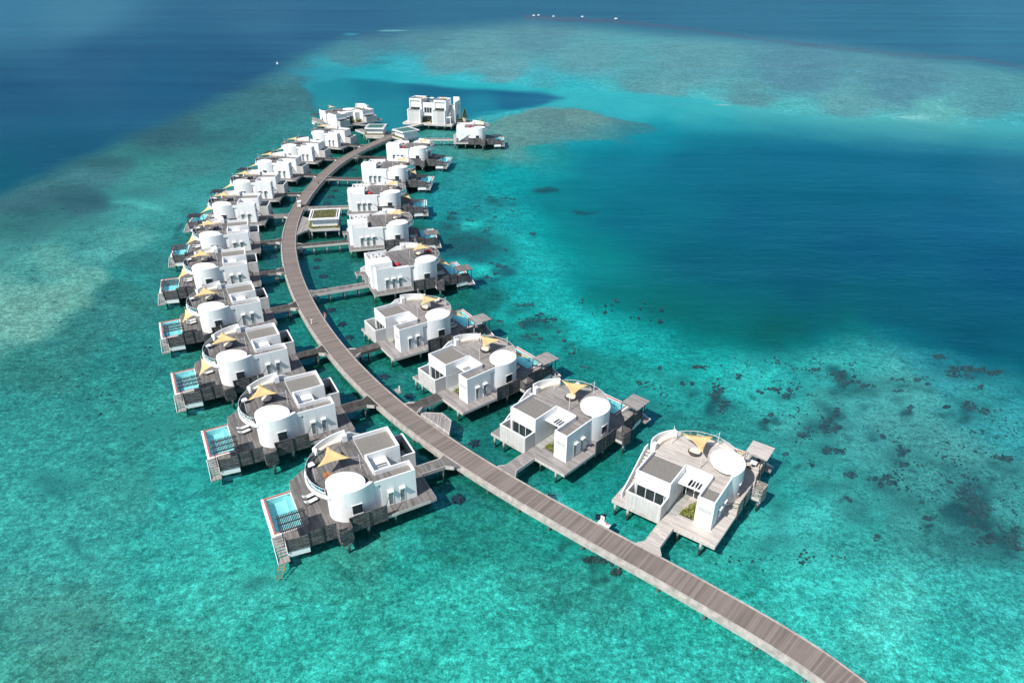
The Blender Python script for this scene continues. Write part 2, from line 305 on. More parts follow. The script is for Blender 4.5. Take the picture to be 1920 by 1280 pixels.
BLOBS=[(1385,705,9,5,.6),(1420,735,7,5,.6),(1290,720,12,6,.6),(1530,690,9,5,.55),(1605,705,8,5,.6),(1680,735,9,5,.55),(1735,720,10,5,.55),(1770,760,8,5,.6),(1840,725,9,5,.6),(1660,820,10,6,.55),(1700,875,9,6,.6),(1780,905,9,6,.6),(1725,940,8,5,.6),(1640,1010,9,6,.5),(1520,870,8,5,.5),(1475,850,9,5,.5),(1590,935,9,5,.55),(850,400,12,5,.6),(880,415,9,4,.6),(912,455,9,4,.6),(948,470,7,3,.6),(925,495,9,4,.6),(985,612,9,4,.6),(1045,622,8,3,.6),(1075,660,8,4,.55),(1100,690,8,4,.5),(1200,720,9,5,.5),(1240,690,8,4,.5),(905,640,9,4,.5),(935,600,8,4,.5),(865,455,60,22,.95),(840,420,30,12,.6),(905,432,16,5,.7),(925,370,16,5,.7),(955,375,12,4,.6),(895,388,8,3,.7),(960,395,8,3,.6),(998,437,9,4,.6),(930,410,8,3,.6),(940,500,16,8,.8),(915,515,14,7,.6),(905,560,22,10,.4),(1000,600,34,8,.75),(970,575,30,8,.6),(1010,590,8,4,.8),(1030,605,8,3,.8),(1060,640,7,4,.8),(1013,635,6,3,.8),(1000,628,26,8,.5),
(1022,347,22,5,.9),(1097,388,18,5,.8),(987,358,6,2,.6),(1330,345,18,5,.35),(1795,368,34,7,.3),(1480,735,30,10,.5),(1610,720,40,9,.5),(1700,712,36,8,.5),(1630,760,22,8,.4),(1500,815,24,8,.45),(1660,905,30,12,.45),(1620,960,26,12,.4),(1560,905,30,10,.4),(1850,1010,40,16,.5),(1750,850,24,8,.4),(1880,860,24,10,.45),(1300,690,26,8,.45),(1260,780,24,10,.4),(1180,745,20,8,.4),(1130,790,30,8,.35),(960,640,22,7,.4),(860,660,26,8,.4),(890,600,20,7,.5),(1208,274,10,2,.4),(1577,703,17,14,1.0),(1345,745,20,24,.75),(1355,765,16,12,.5),(1438,780,10,9,.75),(1702,767,11,9,1.0),(1565,775,14,14,.75),(1555,797,30,16,.65),(1560,840,26,14,.5),(1600,885,22,8,.5),(1820,690,50,10,.55),(1825,765,26,12,.6),(1650,700,50,8,.4),(1765,668,12,7,.5),(1690,850,18,12,.5),(1740,1000,0,0,0),(1815,930,26,34,.8),(1835,960,30,20,.7),(1744,972,14,7,.9),(1790,1000,60,10,.35),(1890,1010,26,22,.6),(1880,1090,30,10,.3),(1700,930,40,14,.4),(1230,745,30,10,.3),(1280,700,30,8,.4),(1450,640,40,12,.4),(1400,660,60,10,.3),
(60,395,90,22,.45),(150,370,90,14,.4),(20,420,60,20,.4),(5,485,20,6,.5),(250,355,60,10,.3),(240,240,80,12,.3),(300,285,50,8,.3),(180,300,60,10,.35),(400,255,40,6,.3),(130,1030,18,10,.55),(85,900,40,14,.5),(330,880,60,12,.4),(285,790,60,10,.3),(260,900,30,14,.3),(470,1010,30,30,.35),(510,1075,40,14,.5),(150,1150,50,30,.25),(120,1230,60,30,.22),(560,1040,60,12,.35),(330,600,14,4,.6),(300,560,10,3,.6),(310,552,10,3,.6),(300,515,14,4,.5),(334,418,9,3,.7),(326,427,8,3,.6),(328,437,8,3,.6),
(1015,1015,50,16,.5),(1125,1045,34,10,.65),(1150,1075,14,10,.8),(1040,998,14,10,.8),(1090,985,40,20,.3),(1060,990,30,10,.5),(820,500,14,8,.4),(820,340,40,8,.3),(1040,190,20,2,.3),(670,148,14,2,.4),(990,285,10,2,.3),(1100,200,16,2,.3),(1170,225,10,3,.3),(910,880,30,14,.4),(1450,960,20,60,.35),(1440,1020,60,14,.4),(1360,1070,30,10,.4),(860,935,20,8,.3),(700,955,60,14,.3),(640,1035,40,14,.35),(1100,650,16,6,.4),(960,690,18,10,.4)]
LIGHTS=[(880,495,30,14,(30,205,192)),(880,460,0,1,(20,185,178)),(868,420,26,9,(34,200,190)),(945,572,32,15,(16,190,178)),(240,378,50,6,(70,185,175)),(1720,215,40,5,(130,205,205)),(655,61,14,2,(60,175,195)),(735,55,22,2,(120,190,200)),(1350,190,20,2,(150,205,205)),(540,1000,0,1,(0,0,0))]
SHELF=[(980,29,.9),(1060,34,1),(1140,36,.9),(1300,52,.55),(1400,68,.5),(1550,85,.5),(1700,100,.5),(1830,106,.5),(1920,122,.6)]
def idw(px,py,pts,p=5.0,ys=1.6):
    P=np.array(pts,float); acc=np.zeros(px.shape+(3,)); ws=np.zeros(px.shape)
    for q in P:
        d=(px-q[0])**2+((py-q[1])*ys)**2+150; wgt=d**(-p/2); ws+=wgt; acc+=wgt[...,None]*np.array(q[2:5])
    return acc/ws[...,None]
def sdist(px,py,poly,ys=1.0):
    P=np.array(poly,float); ins=np.zeros(px.shape,bool); dm=np.full(px.shape,1e9)
    n=len(P)
    for i in range(n):
        a=P[i];b=P[(i+1)%n]
        c=((a[1]>py)!=(b[1]>py))&(px<(b[0]-a[0])*(py-a[1])/(b[1]-a[1]+1e-12)+a[0]); ins^=c
        ax,ay=a[0],a[1]*ys; bx,by=b[0],b[1]*ys; ex,ey=bx-ax,by-ay
        t=np.clip(((px-ax)*ex+(py*ys-ay)*ey)/(ex*ex+ey*ey+1e-9),0,1)
        dm=np.minimum(dm,np.hypot(px-ax-t*ex,py*ys-ay-t*ey))
    return np.where(ins,dm,-dm)
def sstep(x,a,b):
    t=np.clip((x-a)/(b-a),0,1); return t*t*(3-2*t)
def vnoise(x,y,seed):
    rng=np.random.RandomState(seed); T=rng.rand(257,257)
    xi=np.floor(x).astype(int);yi=np.floor(y).astype(int);fx=x-xi;fy=y-yi;fx=fx*fx*(3-2*fx);fy=fy*fy*(3-2*fy)
    g=lambda a,b:T[a%257,b%257]
    return (g(xi,yi)*(1-fx)+g(xi+1,yi)*fx)*(1-fy)+(g(xi,yi+1)*(1-fx)+g(xi+1,yi+1)*fx)*fy
def fbm(x,y,seed,o=4):
    a=0;s=0
    for i in range(o):
        a=a+vnoise(x*2**i,y*2**i,seed+i)*.5**i; s+=.5**i
    return a/s
TERM=0.62   # overall light scale used when turning observed colours into albedo
def srgb2lin(c):
    c=c/255.; return np.where(c<=.04045,c/12.92,((c+.055)/1.055)**2.4)
def sheet(name,rs,az,z,mat,kind,colour=False,parent=None):
    nr,na=len(rs),len(az)
    rr,aa=np.meshgrid(rs,az,indexing='ij'); x=rr*np.sin(aa); y=rr*np.cos(aa); zz=np.full_like(x,z)
    closed=abs((az[-1]-az[0])-2*math.pi)<1e-6
    if colour:
        px,py=proj(x,y,0.0); 
        py=np.where(y<25,1500,py); px=np.where(y<25,np.clip(px,-300,2200),px)
        px=np.clip(px,-1200,3100); py=np.clip(py,-74,1550)
        # ragged outlines, in metres on the seabed
        jx=(fbm(x/23,y/23,3)-.5)*18; jy=(fbm(x/23+9,y/23+5,9)-.5)*18
        qx,qy=proj(x+jx,y+jy,0.0); qx=np.where(y<25,px,np.clip(qx,-1200,3100)); qy=np.where(y<25,py,np.clip(qy,-74,1550))
        C=idw(qx,qy,SEAPTS); mot=np.ones_like(x)
        for poly,pts,s0,s1,mt in ((BAND,BDPTS,-5,7,.3),(OCEAN,OCPTS,-48,16,.12),(COVE,CVPTS,-8,8,.15),(SPIT,SPPTS,-5,6,1),(LAGOON,LGPTS,-55,62,.12)):
            d=sdist(qx,qy,poly,1.8 if poly is not LAGOON else 1.2); m=sstep(d,s0,s1)
            C=C*(1-m[...,None])+(idw(qx,qy,pts,2.4 if poly is LAGOON else 3.5)+(np.array((0,4,0)) if poly is LAGOON else np.array((-4,6,-2)) if poly is OCEAN else 0))*m[...,None]; mot=mot*(1-m)+mt*m
        for bx,by,rx_,ry_,c in LIGHTS:
            if rx_==0: continue
            m=sstep(1.35-np.hypot((qx-bx)/rx_,(qy-by)/ry_),0,.9)*.85; C=C*(1-m[...,None])+np.array(c)*m[...,None]
        dk=np.zeros_like(x); qbx,qby=proj(x+(fbm(x/5,y/5,31)-.5)*9,y+(fbm(x/5,y/5,37)-.5)*9,0.0)
        for bx,by,rx_,ry_,a in BLOBS:
            if rx_==0: continue
            m=a*np.clip(1.15-.55*np.hypot((qbx-bx)/rx_,(qby-by)/ry_),0,1); dk=np.maximum(dk,m)
        spk=np.maximum(sstep(px,1280,1450)*sstep(py,640,720)*(1-sstep(py,1000,1150)),(1-sstep(px,420,560))*sstep(py,150,220)*(1-sstep(py,430,520)))
        spk=np.maximum(spk,.7*sstep(px,820,900)*(1-sstep(px,1150,1300))*sstep(py,560,640)*(1-sstep(py,900,1000))); dk=np.maximum(dk,dk*.8+.17*spk*mot)
        for (ax,ay,aw),(bx,by,bw) in zip(SHELF[:-1],SHELF[1:]):
            t=np.clip((px-ax)/(bx-ax),0,1); yy=ay+(by-ay)*t; m=(1-sstep(np.abs(py-yy),1.5,6))*((px>=ax)&(px<bx))*(aw+(bw-aw)*t)*.75
            C=C*(1-m[...,None])+np.array((92,112,138))*m[...,None]
        C=C+(mot*sstep(py,240,380))[...,None]*(np.array((17,5,10))+((1-sstep(px,500,760)))[...,None]*np.array((4,10,9)))+((1-sstep(py,180,260)))[...,None]*mot[...,None]*np.array((2,-2,-3)); C=np.clip(C,0,255)
        L=srgb2lin(C)
        ys_=[-80,0,150,300,500,800,1280,1600]   # what the water surface adds by reflecting the sky, so that it is not counted twice
        off=np.stack([np.interp(py,ys_,v_) for v_ in ((.007,.007,.006,.005,.004,.002,.001,.001),(.065,.065,.06,.05,.04,.024,.014,.014),(.085,.085,.09,.088,.076,.06,.043,.043))],-1)
        L=np.maximum(L-off,L*.12+.0015)
        depth=1.2+(1-mot)*1.0
        zz=-depth+(fbm(x/9,y/9,21)-.5)*.4
    v=np.stack([x,y,zz],-1).reshape(-1,3)
    i=np.arange(nr-1)[:,None]; j=np.arange(na-1)[None,:]
    a=(i*na+j); f=np.stack([a,a+na,a+na+1,a+1],-1).reshape(-1,4)
    if not colour: f=f
    me=bpy.data.meshes.new(name); me.vertices.add(len(v)); me.vertices.foreach_set('co',v.ravel())
    me.loops.add(f.size); me.loops.foreach_set('vertex_index',f.ravel()[::1]); me.polygons.add(len(f)); me.polygons.foreach_set('loop_start',np.arange(0,f.size,4)); 
    me.update(calc_edges=True)
    # face normals upwards
    me.polygons.foreach_set('use_smooth',np.ones(len(f),bool))
    if colour:
        at=me.attributes.new('sea','FLOAT_COLOR','POINT'); q=np.concatenate([L.reshape(-1,3),np.ones((len(v),1))],1); at.data.foreach_set('color',q.ravel().astype(np.float32))
        at=me.attributes.new('dark','FLOAT','POINT'); at.data.foreach_set('value',dk.ravel().astype(np.float32))
        at=me.attributes.new('mot','FLOAT','POINT'); at.data.foreach_set('value',mot.ravel().astype(np.float32))
    me.materials.append(mat); o=bpy.data.objects.new(name,me); col.objects.link(o); o['kind']=kind
    return o
def seabedmat():
    m,nt,b=newmat('reef_seabed');k=N(nt)
    at=k.n('Attribute',attribute_name='sea'); dk=k.n('Attribute',attribute_name='dark').outputs['Fac']; mt=k.n('Attribute',attribute_name='mot').outputs['Fac']
    o=coord(k); wob=k.noise(o,.5,2)
    big=k.noise(o,.035,4,.6); mid=k.noise(o,.24,4,.65,.4); fine=k.noise(o,1.5,4,.7,.5); caustic_grit=k.noise(o,4.2,2,.6)
    clump=k.noise(k.map(o,(.75,1.2,1),(0,0,R(25))),.62,5,.72,.6)
    g=k.math('ADD',k.math('MULTIPLY',k.rng(big,.3,.7,-1,1),.16),k.math('ADD',k.math('MULTIPLY',k.rng(mid,.3,.7,-1,1),.26),k.math('ADD',k.math('MULTIPLY',k.rng(clump,.34,.66,-1,1),.42),k.math('ADD',k.math('MULTIPLY',k.rng(fine,.34,.66,-1,1),.58),k.math('MULTIPLY',k.rng(caustic_grit,.34,.66,-1,1),.38)))))  # rubble mottle plus caustic-like light speckle, put into the seabed colour
    g=k.math('MULTIPLY',g,mt)
    g=k.math('POWER',2.0,k.math('MULTIPLY',g,1.15))
    s_=k.n('VectorMath',operation='SCALE'); k.l(at.outputs['Color'],s_.inputs[0]); k.l(k.math('MULTIPLY',g,1.0),s_.inputs['Scale'])
    # turn observed colour into albedo: divide by tint^2 and by light
    dv=k.n('VectorMath',operation='MULTIPLY'); k.l(s_.outputs[0],dv.inputs[0]); dv.inputs[1].default_value=tuple(TERM/(t*t) for t in TINT)
    # sand warms where pale, dark coral patches with ragged edge
    rag=k.math('ADD',dk,k.math('MULTIPLY',k.math('SUBTRACT',k.math('ADD',k.math('MULTIPLY',mid,.22),k.math('ADD',k.math('MULTIPLY',clump,.38),k.math('MULTIPLY',fine,.40))),.5),3.4))
    dmask=k.math('MULTIPLY',k.rng(rag,.30,.68,0,1),k.math('MULTIPLY',k.math('GREATER_THAN',dk,.02),.74))
    cc=k.mix(dmask,dv.outputs[0],(.013,.026,.030))
    k.l(cc,b.inputs['Base Color']); b.inputs['Roughness'].default_value=1; b.inputs['Specular IOR Level'].default_value=0
    return m
MAT['seabed']=seabedmat()
rs=np.concatenate([[0.5,15,30],np.geomspace(38,2600,520),np.geomspace(2800,40000,40)])
az=np.concatenate([np.radians(np.linspace(-180,-62,30)),np.radians(np.arange(-61,61.01,.28)),np.radians(np.linspace(62,180,30))])
sheet('seabed',rs,az,-2.0,MAT['seabed'],'structure',True)
sheet('water',np.concatenate([[0.5],np.geomspace(20,40000,60)]),np.radians(np.linspace(-180,180,97)),0.0,MAT['water'],'structure')
# ------------------------------------------------------------------ boardwalk
DZ=2.0   # deck height above the water
BW=[(45.67, 36.0), (43.07, 43.0), (38.47, 50.0), (32.86, 56.0), (22.34, 65.0), (11.09, 74.0), (0.26, 83.0), (-9.58, 92.0), (-18.27, 101.0), (-25.87, 110.0), (-32.51, 119.0), (-38.39, 128.0), (-43.67, 137.0), (-48.45, 146.0), (-52.81, 155.0), (-56.76, 164.0), (-60.29, 173.0), (-63.39, 182.0), (-66.03, 191.0), (-68.2, 200.0), (-69.91, 209.0), (-71.19, 218.0), (-72.08, 227.0), (-72.64, 236.0), (-72.91, 245.0), (-72.91, 254.0), (-72.63, 263.0), (-72.01, 272.0), (-70.97, 281.0), (-69.39, 290.0), (-67.19, 299.0), (-64.39, 308.0), (-61.21, 317.0), (-58.24, 326.0), (-55.9, 331.0)]
def resample(P,step):
    out=[];
    Pn=[Vector(p) for p in P]
    for i in range(len(Pn)-1):
        p0=Pn[max(i-1,0)];p1=Pn[i];p2=Pn[i+1];p3=Pn[min(i+2,len(Pn)-1)]
        n=max(1,int((p2-p1).length/step))
        for j in range(n):
            t=j/n; out.append(.5*((2*p1)+(p2-p0)*t+(2*p0-5*p1+4*p2-p3)*t*t+(3*p1-p0-3*p2+p3)*t**3))
    out.append(Pn[-1]); return out
BC=resample(BW,2.0)
def normals(P):
    o=[]
    for i,p in enumerate(P):
        d=(P[min(i+1,len(P)-1)]-P[max(i-1,0)]).normalized(); o.append(Vector((-d.y,d.x)))
    return o
BN=normals(BC); HW=1.8
def ribbon(name,P,Nn,hw,z,mat,parent=None,kind=None,thick=.12):
    me=bpy.data.meshes.new(name); vs=[];fs=[];us=[];L=0
    for i,(p,n) in enumerate(zip(P,Nn)):
        if i: L+=(p-P[i-1]).length
        for s_ in (1,-1):
            q=p+n*hw*s_; vs.append((q.x,q.y,z)); us.append((L,s_*hw))
    for i in range(len(P)-1): fs.append((2*i,2*i+1,2*i+3,2*i+2))
    me.from_pydata(vs,[],fs); uv=me.uv_layers.new(name='UVMap')
    for pl in me.polygons:
        for li in pl.loop_indices: uv.data[li].uv=us[me.loops[li].vertex_index]
    me.materials.append(mat); o=bpy.data.objects.new(name,me); col.objects.link(o); o.parent=parent
    if kind:o['kind']=kind
    return o
bw=ribbon('boardwalk',BC,BN,HW,DZ,MAT['walk'],None,'structure')
for s_ in (1,-1):
    pts=[tuple(p+n*(HW+.09)*s_) for p,n in zip(BC,BN)]
    MB().strip(pts,.17,DZ-.55,DZ+.14).build('kerb_board',MAT['edgeboard'],bw)
    pts=[tuple(p+n*(HW+.32)*s_) for p,n in zip(BC,BN)]
    MB().strip(pts,.26,DZ-1.02,DZ-.30).build('edge_beam',MAT['edgeboard'],bw)
pts=[tuple(p) for p in BC]
MB().strip(pts,3.0,DZ-.55,DZ-.08).build('deck_beam',MAT['beam'],bw)
for i in range(3,len(BC)-2,3):
    if BC[i].y<47: continue
    p,n=BC[i],BN[i]; m_=MB()
    for s_ in (1,-1):
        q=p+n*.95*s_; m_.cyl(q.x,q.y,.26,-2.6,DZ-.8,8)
    d=Vector((n.y,-n.x))
    a=p+n*1.7; b_=p-n*1.7
    m_.strip([tuple(a),tuple(b_)],.34,DZ-1.3,DZ-.56)
    m_.build('pile_bent',MAT['beam'],bw)
# widened timber bays beside the boardwalk
def bay(poly,label,railpts=None):
    o=MB().prism(poly,DZ-.32,DZ-.03).build('viewing_deck',MAT['deck_mid'],None); tag(o,label,'deck','timber bays beside the boardwalk')
    MB().strip(poly+[poly[0]],.12,DZ-.5,DZ+.06).build('kerb_board',MAT['fascia'],o)
    c=np.mean(np.array(poly),0)
    for x,y in poly[1:-1]:
        MB().cyl(x*.85+c[0]*.15,y*.85+c[1]*.15,.2,-2.3,DZ-.4,8).build('pile',MAT['pile'],o)
    return o
bay([(-16.6,102.9),(-15.9,103.3),(-12.7,103.1),(-10.9,100.8),(-11.0,97.2)],'angular pale timber bay widening the boardwalk before the nearest villa branches')
bay([(-65.0,195.8),(-62.6,200.6),(-63.6,209.4),(-67.6,212.0)],'grey timber bay linking the boardwalk to the olive grass roofed pavilion')
# ------------------------------------------------------------------ villa builder
def arc(cx,cy,r,a0,a1,n): return [(cx+r*math.cos(R(a0+(a1-a0)*i/n)),cy+r*math.sin(R(a0+(a1-a0)*i/n))) for i in range(n+1)]
def foliage(n,box,s,seed,mound=0):
    rg=random.Random(seed); m_=MB(); x0,x1,y0,y1,z0,z1=box
    for i in range(n):
        c=Vector((rg.uniform(x0,x1),rg.uniform(y0,y1),rg.uniform(z0,z1))); a=Vector((rg.gauss(0,1),rg.gauss(0,1),rg.gauss(0,.6))).normalized()
        b_=a.orthogonal().normalized(); k=s*rg.uniform(.6,1.3)
        m_.add([c-a*k,c+b_*k*.45,c+a*k,c-b_*k*.45],[(0,1,2,3)])
    return m_
def villa(name,mir,w=0,dh=0,kind='a',pale=0,slats=True):
    """local frame: x outwards from the entry, y towards the rotunda, z=0 deck. w = extra wall length, dh = extra height"""
    t=empty(name,(0,0,0)); B=lambda m_,n_,mt,p=t,**k: m_.build(n_,MAT[mt],p,mir,**k)
    dk=['deck','deck_mid','deck_pale'][pale]
    T=4.5+dh; P=5.3+dh; X0=5.5+w; j=-2.5 if kind=='a' else -1.3
    # lower deck
    poly=[(j,1.7),(X0,1.9),(11.1+w,2.0),(11.1+w,3.5),(12.9+w,3.85),(13+w,1.95),(17+w,1.75),(20.1+w,1.45),(20.1+w,-1.75),(17+w,-1.8),(17+w,-10.7),(16.8+w,-12.2),(15.8+w,-13.3),(14.3+w,-14.5),(12.6+w,-15),(3.7,-14.75),(-2.5,-14.75),(-2.5,-12.7),(j,-12.7),(j,-6.7),(-8.0 if False else j-.0,-6.7)]
    poly=poly[:-1]
    B(MB().prism(poly,-.22,0),'lower_deck',dk)
    B(MB().strip(poly+[poly[0]],.1,-.55,-.03),'deck_edge','fascia')
    m_=MB()
    for yy in (-13.2,-9.5,-5.5,-1.2): m_.box(j+.4,16.6+w,yy-.15,yy+.15,-.85,-.23)
    for xx in (-1.2,4,9+w,14.5+w): m_.box(xx-.15,xx+.15,-14.2,1.2,-.60,-.24)
    m_.box(j+1.9,X0-.4,.35,.95,-.95,-.56)
    B(m_,'deck_beam','beam')
    for (xx,yy) in ((-2.1,-14.3),(-2.0,-12.2) if kind=='a' else (-1.0,-12.2),(j+.5,-.4),(j+1.1,-4.2),(4,1.0),(8.4+w,1.4),(12+w,3.3),(17.3+w,1.2),(20+w,1.1),(20.8+w,-10.2),(20.8+w,-6),(17.4+w,-10.2),(14+w,-13.2),(9+w,-14),(4,-14),(9+w,-5),(14.5+w,-5)):
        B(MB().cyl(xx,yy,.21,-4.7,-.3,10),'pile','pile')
    # box B (slim wing)
    if kind=='a':
        m_=MB().box(0,X0,-2.62,0,-.1,T-.02)
        m_.box(0,.22,-2.62,0,T-.02,P); m_.box(.22,X0+1.1,-.2,0,T-.02,P); m_.box(.22,X0,-2.62,-2.42,T-.02,P)
        B(m_,'slim_wing_wall','white')
        B(MB().box(.24,3.3,-2.40,-.22,T-.02,T+.05),'slim_wing_roof','gravel')
        # canopy slot back wall and box A
        m_=MB().box(X0,X0+.24,-6.7,-2.63,3.0,P); m_.box(0,X0+.2,-12.5,-6.8,2.75,T-.02); m_.box(.3,X0+.2,-12.5,-6.78,-.1,2.75)
        m_.box(0,X0+.2,-7.0,-6.79,T-.02,P); m_.box(0,.24,-12.5,-7.0,T-.02,P); m_.box(.24,5.9,-12.5,-12.28,T-.02,P-.02); m_.box(0,.25,-7.3,-6.8,-.1,2.75); m_.box(0,.25,-12.5,-12.2,-.1,2.75)
        B(m_,'broad_wing_wall','white')
        B(MB().box(.26,X0+.3,-12.27,-7.01,T-.02,T+.05),'broad_wing_roof','gravel')
        # glazed front behind the courtyard
        gl=B(MB().box(.22,.29,-12.2,-7.3,0,2.7),'courtyard_glazing','glass')
        m_=MB()
        for yy in (-12.1,-10.6,-9.1,-7.6): m_.box(.14,.21,yy-.05,yy+.05,0,2.7)
        B(m_,'glazing_frame','white',gl)
        # courtyard
        m_=MB().box(-2.5,-2.3,-12.7,-6.85,-.6,2.8); m_.box(-2.3,-.02,-12.7,-12.5,-.6,2.8); m_.box(-2.3,-.02,-7.05,-6.85,-.6,2.8)
        B(m_,'courtyard_wall','clad'); B(MB().box(-2.52,-2.28,-12.72,-6.83,2.8,2.86).box(-2.28,-.02,-12.72,-12.48,2.8,2.86).box(-2.28,-.02,-7.07,-6.83,2.8,2.86),'wall_coping','white')
        B(MB().box(-2.3,.2,-12.5,-7.05,-.3,.05),'courtyard_floor','paving')
        tb=MB(); tb.cyl(-1.2,-8.6,.75,.05,.62,20,.85); B(tb,'bathtub','whitecloth'); B(MB().box(-1.9,-1.3,-11.2,-9.8,.05,.5),'bench','clad')
        B(foliage(70,(-2.1,-1.3,-12.3,-11.5,.2,1.3),.28,3),'courtyard_plant','leafdark')
        # entry slot: canopy, glass door, planted bed, paving
        zc=3.95
        m_=MB().box(2.5,2.7,-6.77,-2.64,zc,zc+.2); m_.box(2.7,X0-.02,-6.77,-5.3,zc,zc+.16); m_.box(X0-1.0,X0-.02,-5.3,-2.64,zc,zc+.16); m_.box(2.7,X0-1,-3.4,-2.64,zc,zc+.16)
        for yy in (-4.9,-4.4,-3.9): m_.box(2.7,X0-1,yy,yy+.13,zc,zc+.12)
        B(m_,'entry_canopy','white')
        gl=B(MB().box(X0-.1,X0-.03,-6.6,-2.8,0,2.9),'entrance_glazing','glass')
        B(MB().box(X0-.18,X0-.11,-4.9,-4.8,0,2.9).box(X0-.18,X0-.11,-3.2,-3.1,0,2.9).box(X0-.18,X0-.11,-6.2,-6.1,0,2.9),'glazing_frame','white',gl)
        B(MB().prism([(.6,-2.66),(.6,-5.15),(4.8,-3.9),(4.8,-2.66)],0,.1),'planting_bed','soil')
        fo=foliage(900,(.65,4.7,-5.1,-2.7,.12,.6),.2,11)
        keep=MB()
        for q in fo.f:
            c=fo.v[q[0]]
            if c[1]>-5.15+(c[0]-.6)*.3: keep.add([fo.v[i] for i in q],[(0,1,2,3)])
        B(keep,'shrub_bed','leaf')
        B(MB().box(-.1,X0-.15,-6.7,-5.3,.0,.035),'entry_paving','paving')
        B(MB().box(-.035,0,-2.2,-.35,2.9,3.65),'louvre_panel','clad')
        terr0=[(3.32,-2.42),(3.32,-.2)]
    elif kind=='d':
        m_=MB(); q=[(0,-.1),(0,P+.1),(X0+1.1,P-.2),(X0+1.1,3.1),(X0+.2,3.1),(.5,-.1)]; n=len(q)
        m_.add([(x,0,z) for x,z in q]+[(x,-1.7,z) for x,z in q],[tuple(range(n)),tuple(range(n,2*n))[::-1]]+[(i,i+n,(i+1)%n+n,(i+1)%n) for i in range(n)])
        B(m_,'stair_wing_wall','white')
        m_=MB().box(0,3.6,-5.6,-1.72,-.1,P+.6).box(0,X0+.2,-12.5,-5.62,-.1,T-.02); m_.box(0,.24,-12.5,-5.62,T-.02,P); m_.box(.24,5.9,-12.5,-12.28,T-.02,P-.02).box(3.6,X0+.1,-5.6,-1.72,-.1,T-.1)
        B(m_,'broad_wing_wall','white'); B(MB().box(.26,5.2,-12.27,-5.63,T-.02,T+.05),'broad_wing_roof','gravel')
        m_=MB().box(-1.25,-1.1,-3.0,.9,-.3,2.8); m_.box(-1.1,-.02,.75,.9,-.3,2.8); m_.box(-1.1,-.02,-3.0,-2.85,-.3,2.8)
        B(m_,'courtyard_wall','clad')
    else:
        m_=MB().box(0,X0,-1.7,0,-.1,T+.1); m_.box(0,.2,-1.7,0,T+.1,P+.15); m_.box(.2,X0-4.1,-.2,0,T+.1,P+.15); m_.box(X0-4.1,X0+1.1,-.2,0,T+.1,P-.35)
        B(m_,'slim_wing_wall','white'); B(MB().box(.2,4.4,-1.68,-.2,T+.08,T+.14),'slim_wing_roof','gravel_pale')
        m_=MB().box(-.9,4.6,-5.6,-1.72,-.1,P+.85)
        B(m_,'raised_block_wall','white'); B(MB().box(-.7,4.4,-5.4,-1.9,P+.85,P+.9),'raised_block_roof','roofwhite')
        B(MB().box(-.97,-.9,-4.6,-4.2,.0,2.2),'entry_door','glass')
        m_=MB().box(0,X0+.2,-12.5,-5.62,-.1,T-.02); m_.box(0,.24,-12.5,-5.62,T-.02,P); m_.box(.24,5.9,-12.5,-12.28,T-.02,P-.02)
        B(m_,'broad_wing_wall','white'); B(MB().box(.26,5.2,-12.27,-5.63,T-.02,T+.05),'broad_wing_roof','gravel_pale')
        for xx in (1.3,2.9):
            ac=B(MB().box(xx,xx+1.1,-10.6,-9.6,T+.05,T+.75),'air_conditioner','whitecloth'); B(MB().cyl(xx+.55,-10.1,.36,T+.75,T+.8,14),'fan_grille','metal',ac)
        B(MB().box(4.0,4.6,-8.9,-8.3,T+.05,T+.6).box(2.0,2.5,-8.5,-8.1,T+.05,T+.35),'roof_plant','metal')
        terr0=[(4.62,-5.61),(4.62,-1.71),(X0-.0,-1.71),(X0,-.2)]
    # core building and terrace
    gx=12.2+w
    core=[(X0-.1,-.25),(gx-.6,-.25),(gx,-2.5),(gx,-12.3),(X0-.1,-12.3)]
    if kind=='a': core=[(X0+.02,-.25),(gx-.6,-.25),(gx,-2.5),(gx,-12.3),(X0+.02,-12.3)]
    B(MB().prism(core,-.1,4.0+dh),'core_wall','white')
    A=arc(8+w,-6,7.0,46,-51,26)
    if kind=='a': ring=[(X0+.24,-.22)]+A+[(8.5+w,-12.9),(X0+.24,-12.48)]
    else: ring=[(X0,-.22)]+A+[(8.5+w,-12.9),(X0,-12.48)]
    B(MB().prism(ring,3.95+dh,T-.03),'terrace_slab','white')
    B(MB().strip([(gx+.6,-1.0)]+A[1:],.16,3.93+dh,T+.1),'terrace_rim','white')
    A2=arc(8+w,-6,6.9,45,-51,26)
    if kind=='a':
        top=[(3.32,-2.41),(3.32,-.21),(X0+1,-.21)]+A2+[(8.5+w,-12.8),(5.92,-12.6),(5.92,-7.01),(X0+.31,-6.9),(X0+.25,-2.41)]
    else:
        top=[(4.62,-5.62),(4.62,-1.69),(X0-.0,-1.69),(X0,-.21),(X0+1,-.21)]+A2+[(8.5+w,-12.8),(5.22,-12.6),(5.22,-5.64)]
    B(MB().prism(top,T-.1,T+.035),'roof_terrace_deck',dk)
    # facade glazing under the terrace
    gl=B(MB().box(gx+.01,gx+.08,-9.8,-2.9,0,3.3),'facade_glazing','glass'); m_=MB()
    for yy in (-9.8,-8.5,-7.2,-5.9,-4.6,-3.3): m_.box(gx+.09,gx+.17,yy,yy+.1,0,3.3)
    m_.box(gx+.09,gx+.17,-9.8,-3.2,3.3,3.42); B(m_,'glazing_frame','white',gl)
    # bench wall, seat
    bz=[T+1.85-(.75*i/18) for i in range(19)]
    bp=arc(8.0+w*.97,-6,7.4,-99,-53,18); B(MB().strip(bp,.2,T-.7,bz),'curved_bench_wall','white',smooth=True)
    e=arc(8+w*.97,-6,7.3,-53,-53,1)[0]; i_=arc(8+w*.97,-6,6.5,-53,-53,1)[0]
